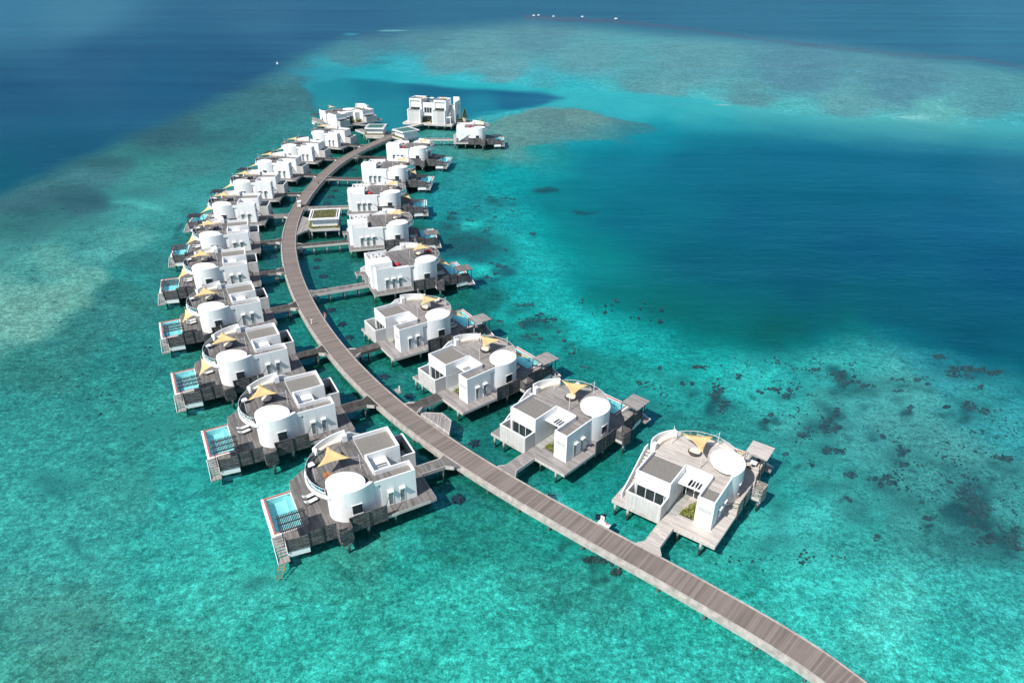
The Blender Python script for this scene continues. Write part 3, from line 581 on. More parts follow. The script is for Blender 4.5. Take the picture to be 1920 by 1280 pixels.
    B(MB().strip([e,i_],.18,T,T+1.35),'bench_end_fin','white')
    B(MB().box(6.75+w,7.6+w,-13.35,-12.55,T-.5,T+1.25),'stair_head_block','white')
    sp=arc(8.0+w*.97,-6,6.9,-92,-55,16); B(MB().strip(sp,.78,T+.08,T+.5),'bench_seat','cream')
    # stairs outside the north wall
    m_=MB(); n=14
    for k_ in range(n):
        x0=-.2+k_*(6.9+w)/n; z=(k_+1)*(T)/n; m_.box(x0,x0+(6.9+w)/n-.03,-13.75,-12.56,z-.2,z)
    B(m_,'stair_tread','deck_pale' if pale==2 else 'clad')
    a=(-1.2,-13.85); b_=(6.9+w,-13.85)
    q=[(-1.2,0.0),(-1.2,1.0),(5.9+w,P),(6.9+w,P),(6.9+w,T-.6),(.6,-.0)]
    m_=MB(); n=len(q); m_.add([(x,-13.78,z) for x,z in q]+[(x,-13.94,z) for x,z in q],[tuple(range(n)),tuple(range(n,2*n))[::-1]]+[(i,i+n,(i+1)%n+n,(i+1)%n) for i in range(n)])
    B(m_,'stair_parapet','white')
    # rotunda
    oc=[(6.55,-.02),(7.2,.3),(8.0,.58),(8.9,.76),(9.8,.78),(10.7,.6),(11.5,.25),(12.15,-.25),(12.65,-.85),(12.95,-1.6),(13.0,-2.4)]
    oc=[(x+w,y) for x,y in oc]
    ocs=[tuple(p) for p in resample(oc,.3)]
    B(MB().prism(ocs+[(12.6+w,-4),(6.6+w,-3)],-.2,T-.01),'rotunda_wall','white',smooth=True)
    el=lambda a,b_,n_=36:[(10.1+w+a*math.cos(t_)*math.cos(R(-38))-b_*math.sin(t_)*math.sin(R(-38)),-2.2+a*math.cos(t_)*math.sin(R(-38))+b_*math.sin(t_)*math.cos(R(-38))) for t_ in [2*math.pi*i/n_ for i in range(n_)]]
    inner=[(x,min(y,9)) for x,y in ocs]
    cx,cy=10.1+w,-2.2
    inn=[(cx+(x-cx)*.86,cy+(y-cy)*.84) for x,y in ocs[::-1]]
    hz=[P+.30-.22*i/(len(ocs)-1) for i in range(len(ocs))]
    zs=hz+hz[::-1]
    B(MB().prism(ocs+inn,T-.02,zs),'rotunda_parapet','white',smooth=True)
    B(MB().prism(el(2.55,1.95),T,P-.2),'clerestory_drum','glass')
    m_=MB(); e1=el(2.98,2.33); e2=el(1.6,1.2); n=36
    m_.add([(x,y,P-.22) for x,y in e1]+[(x,y,P-.02) for x,y in e1]+[(x,y,P+.13) for x,y in e2]+[(cx,cy,P+.17)],
      [tuple(range(n))[::-1]]+[(i,(i+1)%n,n+(i+1)%n,n+i) for i in range(n)]+[(n+i,n+(i+1)%n,2*n+(i+1)%n,2*n+i) for i in range(n)]+[(2*n+i,2*n+(i+1)%n,3*n) for i in range(n)])
    B(m_,'rotunda_roof','roofwhite')
    # square rotunda window, tilted to the wall
    ang=-6
    wz0,wz1=1.3,3.0
    p0=(8.75+w,.775); p1=(10.2+w,.735)
    wd=B(MB().strip([p0,p1],.08,wz0,wz1),'square_window','glass' if not slats or True else 'paleglass')
    B(MB().strip([(p0[0]-.08,p0[1]+.02),(p1[0]+.1,p1[1]+.02)],.16,wz0-.1,wz0).strip([(p0[0]-.08,p0[1]+.02),(p1[0]+.1,p1[1]+.02)],.18,wz1,wz1+.07),'window_sill','white',wd)
    wins=((1.95,2.6),(3.78,4.45)) if kind=='a' else () if kind=='d' else ((2.1,2.85),(3.8,4.55),(5.5,6.25))
    for xa,xb in wins:
        wd=B(MB().box(xa,xb,-.06,.035,.2,2.75),'tall_window','paleglass')
        B(MB().box(xa-.07,xa,-.02,.07,.13,2.8).box(xb,xb+.07,-.02,.07,.13,2.8).box(xa,xb,-.02,.07,.13,.2),'window_frame','white',wd)
        B(MB().box(xa-.1,xb+.1,-.02,.52,2.80,3.02),'window_hood','white',wd)
    # privacy screens
    f1=MB(); f1.strip([(X0,1.95),(11.05+w,2.05)],.1,-.75,2.15); 
    f1.strip([(11.1+w,2.2),(11.15+w,3.6)],.1,-.75,1.75)
    f2=MB().strip([(11.2+w,3.68),(12.9+w,3.98)],.1,-.95,1.75)
    f3=MB().strip([(13.05+w,3.9),(13.1+w,2.1)],.1,-.75,1.75)
    f4=MB().strip([(13.1+w,2.0),(17+w,1.82)],.1,-.75,2.05)
    f5=MB().strip([(17.06+w,1.82),(20.05+w,1.5)],.1,-.7,1.55)
    sm='slat_pale' if pale==2 else 'slat'
    for q_ in (f1,f2,f3,f4,f5): B(q_,'slatted_screen',sm)
    for (xx,yy) in ((X0,2.05),(8.2+w,2.1),(11.1+w,2.1),(13.1+w,2.1),(15+w,2.0),(17.02+w,1.9),(20.08+w,1.55)): B(MB().box(xx-.06,xx+.06,yy-.06,yy+.08,-.85,2.2),'screen_post','metal')
    B(MB().bar((X0-1.4,.1,2.6),(X0-.02,1.9,2.2),.05),'screen_stay','metal')
    # white skirt below the pergola corner
    B(MB().strip([(17.1+w,1.72),(20.15+w,1.4)],.12,-1.75,-.78),'skirt_panel','white')
    # stairs to the water and landing
    m_=MB()
    for k_ in range(7):
        m_.box(20.2+w,21.6+w,-1.6+k_*.42,-1.22+k_*.42,-.12-k_*.19,-.02-k_*.19)
    B(m_,'water_stair','deck_mid' if pale<2 else 'deck_pale'); B(MB().box(20.1+w,21.7+w,1.4,2.6,-1.5,-1.35),'water_landing','deck_mid')
    B(MB().strip([(21.68+w,-1.6),(21.75+w,2.6)],.07,[-.3,-1.6],[-.0,-1.28]).strip([(20.14+w,-1.2),(20.14+w,1.35)],.08,[-1.5,-1.5],[-.05,-.05]),'stair_stringer','white')
    # pool
    px0,px1,py0,py1=17.05+w,21.5+w,-10.75,-1.75
    m_=MB().box(px1-.34,px1,py0,py1,-1.9,-.14); m_.box(px0,px1-.34,py0,py0+.18,-1.9,-.14); m_.box(px0,px1-.34,py1-.34,py1,-1.9,-.05); m_.box(px0,px1-.34,py0+.18,py1-.34,-1.9,-1.6)
    B(m_,'pool_shell','white')
    m_=MB().box(px1-.62,px1-.36,py0+.2,py1-.36,-1.6,.0); m_.box(px0+.02,px1-.62,py0+.2,py0+.42,-1.6,.0); m_.box(px0+.02,px1-.62,py1-.62,py1-.36,-1.6,.0)
    B(m_,'pool_coping','pink')
    m_=MB().box(px0+.02,px1-.62,py0+.42,py1-.62,-1.59,-1.35); m_.box(px1-.7,px1-.621,py0+.42,py1-.62,-1.35,-.17); m_.box(px0+.02,px1-.7,py0+.421,py0+.5,-1.35,-.17); m_.box(px0+.02,px0+.12,py0+.5,py1-.62,-1.35,-.10); m_.box(px0+.12,px0+1.0,py0+.5,py1-3.5,-1.35,-.55)
    m_.box(px0+.12,px1-.7,py1-.7,py1-.621,-1.35,-.17)
    B(m_,'pool_basin','basin')
    B(MB().box(px0+.12,px1-.7,py0+.5,py1-.7,-.24,-.22),'pool_water','poolwater')
    # pergola
    gx0,gx1,gy0,gy1=(16.5+w,20.4+w,-2.5,1.1) if slats else (17.4+w,21.4+w,-1.4,2.2)
    m_=MB()
    for xx in (gx0+.1,gx1-.1):
        for yy in (gy0+.1,min(gy1-.1,1.3)): m_.box(xx-.06,xx+.06,yy-.06,yy+.06,0 if xx<20.9+w else -.2,2.55)
    B(m_,'pergola_post','metal')
    if slats:
        m_=MB()
        for k_ in range(17): 
            xx=gx0+.1+k_*(gx1-gx0-.2)/16; m_.box(xx-.07,xx+.07,gy0-.1,gy1+.1,2.72,2.84)
        for yy in (gy0+.35,(gy0+gy1)/2,gy1-.35): m_.box(gx0-.15,gx1+.15,yy-.06,yy+.06,2.56,2.71)
        B(m_,'pergola_roof','metal')
    else: B(MB().box(gx0,gx1,gy0,gy1,2.6,2.72).box(gx0,gx1,gy0+.2,gy0+.32,2.48,2.6).box(gx0,gx1,gy1-.3,gy1-.18,2.48,2.6),'pergola_roof',dk)
    # terrace railing
    rp=arc(8+w,-6,6.82,40,-50,20); m_=MB(); m_.path([(x,y,T+1.1) for x,y in rp],.04,5)
    m_.bar((8.6+w,-4.3,T+1.1),(8.6+w,-4.3,T),.03) if False else None
    for (x,y) in rp[::2]: m_.bar((x,y,T),(x,y,T+1.1),.03,5)
    r_=B(m_,'terrace_railing','steel'); B(MB().strip(arc(8+w,-6,6.8,40,-50,20),.02,T+.1,T+1.0),'railing_glass','railglass',r_)
    # sail masts
    for (xx,yy,hh) in ((6.9+w,-5.1,2.7),(10.25+w,-11.2,3.4),(13.75+w,-5.0,2.8)):
        B(MB().bar((xx,yy,T),(xx+(.05 if xx<8 else .12),yy,T+hh),.055,8),'sail_mast','steel')
    t['_T']=T
    return t
def sail(name,A_,B_,C_,mir,sag=.35):
    P=[Vector(A_),Vector(B_),Vector(C_)]; c=sum(P,Vector())/3; n=8; vs=[];idx={};fs=[]
    for i in range(n+1):
        for j in range(n+1-i):
            k_=n-i-j; a,b_,g=i/n,j/n,k_/n; p=P[0]*a+P[1]*b_+P[2]*g
            e=4*(a*b_*(1-g)**2+b_*g*(1-a)**2+g*a*(1-b_)**2)
            edge=max(0,1-27*a*b_*g)
            p=p+(c-p)*min(.30,.30*(4*(a*b_+b_*g+g*a))*1.0*edge*.9) ; p.z-=sag*27*a*b_*g*.5
            idx[(i,j)]=len(vs); vs.append(tuple(p))
    for i in range(n):
        for j in range(n-i):
            fs.append((idx[(i,j)],idx[(i+1,j)],idx[(i,j+1)]))
            if j<n-i-1: fs.append((idx[(i+1,j)],idx[(i+1,j+1)],idx[(i,j+1)]))
    m_=MB(); m_.add(vs,fs)
    o=m_.build(name,MAT['sail'],None,mir,smooth=True)
    md=o.modifiers.new('thickness','SOLIDIFY'); md.thickness=.02
    m_=MB()
    for p in P:
        d=(p-c); d.z=0; d=d.normalized(); m_.bar(p-d*.1,p+d*1.0+Vector((0,0,.12)),.022,4)
    m_.build('sail_cable',MAT['steel'],o,mir)
    return o
def lounger(cream=False):
    t=empty('sun_lounger',(0,0,0)); 
    m_=MB().box(-1.0,.35,-.33,.33,.32,.45); m_.add([(.35,-.33,.34),(1.0,-.33,.72),(1.0,.33,.72),(.35,.33,.34),(.32,-.33,.46),(.96,-.33,.84),(.96,.33,.84),(.32,.33,.46)],[(0,1,2,3),(7,6,5,4),(0,4,5,1),(1,5,6,2),(2,6,7,3),(3,7,4,0)])
    m_.build('mattress',MAT['cream' if cream else 'whitecloth'],t)
    m_=MB().box(-1.02,1.0,-.37,-.33,.22,.32).box(-1.02,1.0,.33,.37,.22,.32).box(-1.02,-.96,-.33,.33,.22,.32); m_.build('frame',MAT['metal'],t)
    for x in (-.85,.8):
        for y in (-.3,.3): MB().box(x-.03,x+.03,y-.03,y+.03,0,.22).build('leg',MAT['metal'],t)
    return t
def daybed():
    t=empty('round_daybed',(0,0,0)); MB().cyl(0,0,.85,0,.42,24,1.05).build('wicker_base',MAT['wicker'],t,smooth=True)
    MB().cyl(.05,0,.9,.42,.56,24,.86).build('cushion',MAT['cream'],t,smooth=True)
    a=arc(0,0,1.0,110,250,12); MB().strip(a,.12,.38,[.5+.32*math.sin(math.pi*i/12) for i in range(13)]).build('backrest',MAT['wicker'],t); return t
def tableset():
    t=empty('square_terrace_table',(0,0,0)); MB().box(-.5,.5,-.5,.5,.70,.75).build('table_top',MAT['whitecloth'],t)
    MB().bar((0,0,0),(0,0,.7),.05).build('pedestal',MAT['metal'],t); MB().cyl(0,0,.3,0,.04,12).build('base',MAT['metal'],t); return t
def chair():
    t=empty('terrace_chair',(0,0,0)); MB().box(-.27,.27,-.27,.27,.40,.46).build('seat',MAT['wicker'],t); MB().box(.22,.28,-.27,.27,.46,.88).build('backrest',MAT['wicker'],t)
    for x in (-.24,.24):
        for y in (-.24,.24): MB().box(x-.02,x+.02,y-.02,y+.02,0,.4).build('leg',MAT['metal'],t)
    return t
def beanbag():
    t=empty('bean_bag',(0,0,0)); m_=MB(); n=14
    prof=[(.0,.0),(.55,.02),(.7,.2),(.62,.42),(.4,.62),(.0,.66)]
    for k_ in range(len(prof)-1):
        r1,z1=prof[k_];r2,z2=prof[k_+1]
        for i in range(n):
            a0=2*math.pi*i/n;a1=2*math.pi*(i+1)/n; q=lambda r,a,z:(r*math.cos(a)*(1.15),r*math.sin(a),z)
            m_.add([q(r1,a0,z1),q(r1,a1,z1),q(r2,a1,z2),q(r2,a0,z2)],[(0,1,2,3)])
    m_.build('fabric_body',MAT['red'],t,smooth=True); return t
protos={}
def get(key,**k):
    if key not in protos: protos[key]=[villa('overwater_villa',**k),True]
    p,first=protos[key]
    if first: protos[key][1]=False; return p
    return copy_tree(p)
def loc2w(pose,mir,x,y,z):
    X,Y,a=pose; y=-y if mir else y; c,s=math.cos(a),math.sin(a); return Vector((X+c*x-s*y,Y+s*x+c*y,z+DZ))
def setmat(root,names,mat):
    for ch in root.children:
        if ch.name.split('.')[0] in names:
            for sl_ in ch.material_slots: sl_.link='OBJECT'; sl_.material=MAT[mat]
def gangway(root,pose,mir,j,yc=-5.7,hw=1.05,target=None):
    # walkway from the entry deck back to the boardwalk edge, built in villa coordinates
    o=loc2w(pose,mir,j,yc,0); d=loc2w(pose,mir,j-1,yc,0)-o; d.normalize(); L=None
    for i in range(len(BC)-1):
        a,b_=BC[i],BC[i+1]
        for s_ in (1,-1):
            p=a+BN[i]*(HW+.2)*s_; q=b_+BN[i+1]*(HW+.2)*s_; e=q-p; den=d.x*(-e.y)+d.y*e.x
            if abs(den)<1e-9: continue
            rx_,ry_=p.x-o.x,p.y-o.y; t_=(rx_*(-e.y)+ry_*e.x)/den; u_=(d.x*ry_-d.y*rx_)/den
            if 0<=u_<=1 and 0.5<t_<40 and (L is None or t_<L): L=t_
    if target: L=target
    if L is None: L=8
    x1=j+.0; x0=j-L
    m_=MB().prism([(x1,yc-hw),(x1,yc+hw),(x0+1.4,yc+hw),(x0-.6,yc+hw+1.3),(x0-.6,yc-hw-1.3),(x0+1.4,yc-hw)],-.24,-.015)
    g=m_.build('gangway',MAT[root['_dk']],root,mir)
    e1=[(x1,yc+hw+.06),(x0+1.4,yc+hw+.06),(x0+.2,yc+hw+.9)]; e2=[(x1,yc-hw-.06),(x0+1.4,yc-hw-.06),(x0+.2,yc-hw-.9)]
    MB().strip(e1,.1,-.6,.05).strip(e2,.1,-.6,.05).build('kerb_board',MAT['fascia'],g,mir)
    n=int(L//3.2)
    for i in range(n):
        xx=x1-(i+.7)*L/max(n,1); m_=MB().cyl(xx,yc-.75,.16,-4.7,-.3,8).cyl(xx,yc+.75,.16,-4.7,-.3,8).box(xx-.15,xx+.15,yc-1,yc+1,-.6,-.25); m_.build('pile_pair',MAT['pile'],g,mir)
VIL=[ # id, x, y, rot, proto key
('L1',-14.55,80.88,-151.6,'La'),('L2',-30.73,98.43,-151.3,'La'),('L3',-44.47,117.52,-151.5,'La'),('L4',-56.68,138.82,-152.7,'La'),('L5',-67.0,160.3,-158.5,'La'),('L6',-74.4,182.9,-161.6,'La'),
('L7',-80.5,206.8,-171.5,'Lb'),('L8',-83.0,230.9,-176.5,'Lb'),('L9',-84.0,255.9,-186.5,'Lb'),('L10',-81.95,281.1,-189.2,'Lb'),('L11',-77.1,305.7,-195.8,'Lb'),
('R1',28.97,73.73,54.2,'R1'),('R2',8.99,89.14,47.3,'Ra'),('R3',-8.21,106.18,40.6,'Ra'),('R4',-23.46,125.25,34.4,'Ra'),
('R5',-33.54,155.59,24.3,'Rb'),('R6',-45.68,185.33,15.0,'Rb'),('R7',-52.97,217.29,7.0,'Rc'),('R8',-55.22,250.54,-2.5,'Rc'),('R9',-51.3,282.0,-7.2,'Rc')]
ordn=['nearest','second nearest','third nearest','fourth nearest','fifth nearest','sixth nearest','seventh nearest','eighth nearest','ninth nearest','tenth nearest','eleventh nearest']
KP={'La':dict(mir=False),'Lb':dict(mir=False,dh=.4),'R1':dict(mir=True,pale=2,slats=False),'Ra':dict(mir=True,pale=1,slats=False),'Rb':dict(mir=True,w=3.2,dh=.4,kind='b',pale=0,slats=False),'Rc':dict(mir=True,w=3.2,dh=.4,kind='b',pale=0,slats=True)}
proto_l=lounger(); proto_lc=None; proto_d=daybed(); proto_t=tableset(); proto_c=chair(); proto_b=beanbag(); used={}
def put(p,pose,mir,x,y,z,rot,label,cat,group=None):
    if used.get(p.name): o=copy_tree(p)
    else: o=p; used[p.name]=1
    o.location=loc2w(pose,mir,x,y,z); o.rotation_euler=(0,0,pose[2]+R(-rot if mir else rot)); tag(o,label,cat,group); return o
EXTRA={'R1':'with pale terrace decking and a timber roofed pergola','R2':'with grey decking beside the sign stand','R3':'behind the angular boardwalk bay','R4':'with closed courtyard facing the boardwalk'}
for id_,X,Y,a,key in VIL:
    left=id_[0]=='L'; k_=int(id_[1:]); mir=not left; pose=(X,Y,R(a)); p=KP[key]; w_=p.get('w',0); T=4.5+p.get('dh',0)
    side='left' if left else 'right'
    nth=ordn[k_-1]
    v=get(key,**p); v.location=(X,Y,DZ); v.rotation_euler=(0,0,R(a)); v['_dk']=['deck','deck_mid','deck_pale'][p.get('pale',0)]
    where=f'{nth} villa of the {side} row'; short=f'{nth} in the {side} row'
    look={'La':'white two wing villa with slatted pergola','Lb':'white villa with tall plain walls','R1':'white villa with pale decks','Ra':'white villa with grey plank roofed pergola','Rb':'long three windowed white villa with plank pergola','Rc':'long three windowed white villa with slatted pergola'}[key]
    tag(v,f'{look}, {short}','villa','white overwater villas along the boardwalk')
    gangway(v,pose,mir,-2.5 if p.get('kind','a')=='a' else -1.3)
    s=sail('shade_sail',(7.95+w_,-5.4,T+2.25),(10.5+w_,-9.9,T+2.5),(13.2+w_,-5.6,T+2.25),mir)
    s.location=(X,Y,DZ); s.rotation_euler=(0,0,R(a)); tag(s,f'ochre shade sail over the roof terrace, {where}','shade sail','shade sails above the roof terraces')
    if id_ in ('L3','L4','L5','L6','L7','L8','L9','L10','R1','R3','R4','R5','R7','R8'):
        s=sail('shade_sail',(15.4+w_,-6.4,3.95),(13.25+w_,-2.3,4.1),(16.6+w_,-.5,3.4),mir,.2)
        s.location=(X,Y,DZ); s.rotation_euler=(0,0,R(a)); tag(s,f'low ochre shade sail above the pool deck, {where}','shade sail','shade sails above the pool decks')
    far=k_>8
    if not far:
        # pool deck loungers
        ll=[(14.8,-7.5,12),(14.8,-6.2,14)]
        if id_=='L3': ll=[(14.9,-6.6,10)]
        if id_ in('R1','R2'): ll=[]
        for q,(x,y,r_) in enumerate(ll):
            if mir: x,y=14.6+w_,-3.4-1.2*q
            put(proto_l,pose,mir,x,y,.0,r_,f'white sun lounger, pool deck, {where}, '+(('only one there' if len(ll)==1 else ('farther from the drum','nearer the drum')[q]) if not mir else ('nearer the drum','farther from the drum')[q]),'sun lounger','sun loungers on the pool decks')
        if id_ not in ('L1',):
            put(proto_d,pose,mir,9.9+w_,-7.2 if mir else -7.6,T+.04,0,f'dark round wicker daybed under the sail, {where}','daybed','round daybeds on the roof terraces')
        if left or k_ in (2,4):
            put(proto_t,pose,mir,13.6,-8.6,T+.04,10,f'white square table at the terrace railing, {where}','table','terrace tables')
            put(proto_c,pose,mir,12.7,-9.1,T+.04,170,f'dark chair by the terrace table, {where}','chair','terrace chairs')
    if id_ in ('R5','R7','R9'):
        put(proto_b,pose,mir,5.6+w_*.2,-3.0,T+.04,20,f'crimson bean bag beside the raised block, {where}','bean bag','crimson bean bags')
    if id_=='R5': put(proto_b,pose,mir,12.9+w_,-8.4,T+.04,-20,f'crimson bean bag by the curved railing, {where}','bean bag','crimson bean bags')
    if id_=='L1': L1V=v
    if id_=='R1':
        put(proto_t,pose,mir,18.3,0.1,.02,0,'white table under the timber pergola, nearest villa of the right row','table')
        put(proto_c,pose,mir,17.1,-.3,.02,150,'dark chair nearer the drum under the pergola, nearest villa of the right row','chair')
        put(proto_c,pose,mir,19.3,.6,.02,-30,'dark chair at the outer screen under the pergola, nearest right row villa','chair')

for q in ((11.3,12.4,-6.6,-4.6),(11.0,11.6,-9.8,-8.6)): MB().box(*q,4.53,4.548).build('replacement_boards',MAT['orange'],L1V,False)
lad=MB().bar((21.6,2.5,-1.4),(22.6,3.9,-2.7),.07).bar((20.8,2.7,-1.4),(21.8,4.1,-2.7),.07)
for q in range(6): 
    t_=q/5.5; lad.bar((21.6+1.0*t_,2.5+1.4*t_,-1.4-1.3*t_),(20.8+1.0*t_,2.7+1.4*t_,-1.4-1.3*t_),.05)
lad.build('swim_ladder',MAT['orange'],L1V,False)

# ------------------------------------------------------------------ farthest drum villa with outside stair (right end)
pose=(-25.63,316.98,R(0.4)); v=villa('overwater_villa',True,0,.7,'d',0,True); v.location=(pose[0],pose[1],DZ); v.rotation_euler=(0,0,pose[2]); v['_dk']='deck'
tag(v,'white drum villa with slanting stair wall and corner pool, right of the tallest house','villa','white overwater villas along the boardwalk')
gangway(v,pose,True,-1.3,-5.7,1.05,15)
s_=sail('shade_sail',(8.4,-5.4,7.3),(10.7,-9.2,7.6),(12.8,-5.6,7.3),True); s_.location=(pose[0],pose[1],DZ); s_.rotation_euler=(0,0,pose[2]); tag(s_,'small ochre shade sail on the terrace right of the tallest house','shade sail','shade sails above the roof terraces')
put(proto_b,pose,True,5.9,-6.6,5.24,10,'crimson bean bag on the terrace of the villa with the slanting stair wall','bean bag','crimson bean bags')
# ------------------------------------------------------------------ twin wing villa at the far left end
def twin():
    t=empty('overwater_villa',(-87.3,349.0,DZ),R(136)); B=lambda m_,n_,mt,p=t,**k: m_.build(n_,MAT[mt],p,False,**k)
    poly=[(-2.6,1.6),(9,1.8),(21,1.5),(21,-14),(18,-20),(12,-25),(-1,-27),(-2.6,-24)]
    B(MB().prism(poly,-.25,0),'lower_deck','deck_mid'); B(MB().strip(poly+[poly[0]],.1,-.6,-.03),'deck_edge','fascia')
    for x in (-2,4,10,16,20.5):
        for y in (1,-7,-13,-20): 
            if x+(-y)*.55<26: B(MB().cyl(x,y,.22,-4.7,-.3,8),'pile','pile')
    B(MB().box(-1.5,19,-22,1,-.7,-.26),'deck_beam','beam')
    T=4.6;P=5.4
    for nm,y0,y1 in (('left',-6.0,0),('right',-22.5,-15.6)):
        m_=MB().box(0,7.5,y0,y1,2.7,T).box(.35,7.5,y0+.02,y1-.02,-.1,2.7).box(0,.35,y0,y0+.3,-.1,2.7).box(0,.35,y1-.3,y1,-.1,2.7)
        m_.box(0,.22,y0,y1,T,P).box(.22,7.5,y1-.2,y1,T,P).box(.22,7.5,y0,y0+.2,T,P).box(-.25,0,y0+.2,y1-.2,3.0,3.3)
        B(m_,'wing_wall','white'); B(MB().box(.22,7.4,y0+.2,y1-.2,T,T+.06),'wing_roof','deck')
        g=B(MB().box(.28,.34,y0+.3,y1-.3,0,2.7),'courtyard_glazing','glass')
        B(MB().box(-2.4,-2.2,y0-.1,y1-.3,-.5,2.6).box(-2.2,-.02,y1-.5,y1-.3,-.5,2.6).box(-2.2,-.02,y0-.1,y0+.1,-.5,2.6),'courtyard_wall','clad')
        B(MB().box(-2.2,-.0,y0+.1,y1-.5,-.2,.04),'courtyard_floor','stone')
    B(MB().box(4.0,7.4,-15.58,-6.02,-.1,T+.3).box(2.2,4.0,-9.2,-6.02,3.0,3.2).box(2.4,4.0,-15.58,-12.6,-.1,T),'patio_wall','white')
    g=B(MB().box(3.93,3.99,-9.6,-6.4,0,3.6).box(3.93,3.99,-12.4,-10.3,0,2.7),'patio_glazing','glass')
    B(MB().box(7.52,14.5,-22,-.3,-.1,T-.02),'core_wall','white')
    ring=[(7.45,.0),(15,.0),(17.6,-5),(18,-11),(15,-18),(11.5,-23.6),(7.45,-22.5)]
    B(MB().prism(ring,T-.5,T),'terrace_slab','white'); B(MB().prism([(7.6,-.3),(14.7,-.3),(17.2,-5),(17.6,-11),(14.7,-17.8),(11.3,-23),(7.6,-22.2)],T,T+.06),'roof_terrace_deck','deck')
    B(MB().strip([(9.2,.1),(12,.5),(14.3,.3),(15.8,-.6)],.35,-.2,6.1),'outer_curved_wall','white',smooth=True)
    B(MB().strip([(11.6,.70),(12.3,.72)],.1,1.0,2.6),'small_window','glass')
    B(MB().cyl(8.8,-13.2,2.2,T+.06,5.3,24),'clerestory_drum','glass'); B(MB().cyl(8.8,-13.2,2.9,5.3,5.5,28,2.8),'round_roof','roofwhite')
    B(MB().strip(arc(9,-19,4.4,-110,-20,14),.25,T-.6,T+2.1),'curved_bench_wall','white',smooth=True); B(MB().box(6.2,7.4,-24.1,-22.7,-.1,T+1.6),'stair_head_block','white')
    B(MB().box(8.2,11.4,-22.6,-21.8,T+.06,T+.6),'bench_seat','cream')
    for a,b_ in (((15.8,1.6),(20.9,1.3)),((9.0,1.9),(15.8,1.75))): B(MB().strip([a,b_],.1,-.8,1.9),'slatted_screen','slat_pale')
    B(MB().strip([(18.2,1.75),(20.9,1.6)],.14,-1.6,-.85),'skirt_panel','white')
    for x in (17.8,21.0):
        for y in (-2.2,1.2): B(MB().box(x-.07,x+.07,y-.07,y+.07,0,3.1),'pergola_post','metal')
    B(MB().box(17.5,21.3,-2.6,1.5,3.1,3.22),'pergola_roof','metal')
    B(MB().bar((12.6,-5.5,T),(12.6,-5.5,T+3.2),.06).bar((12.6,-5.5,T+3.2),(12.7,-5.5,T+3.25),.1),'sail_mast','steel')
    B(foliage(260,(1.0,3.6,-11.5,-6.6,.1,1.5),.4,5),'patio_shrub','leafdark'); B(foliage(260,(.6,2.2,-15.2,-12.4,.1,1.2),.35,6),'patio_shrub','leaf')
    B(MB().prism([(-2.6,-8),(-2.6,-10.4),(-12,-15),(-13,-13)],-.25,-.02),'gangway','deck_mid')
    return t
tag(twin(),'white villa with two courtyard wings and round roof at the far left end','villa','white overwater villas along the boardwalk')
s_=sail('shade_sail',(-2.0,-1.2,0),(0,2.6,.5),(2.4,-1,0),False); s_.location=loc2w((-87.3,349.0,R(136)),False,12.6,-5.5,6.8); s_.rotation_euler=(0,0,R(40)); tag(s_,'small ochre shade sail over the terrace of the far left twin wing villa','shade sail','shade sails above the roof terraces')
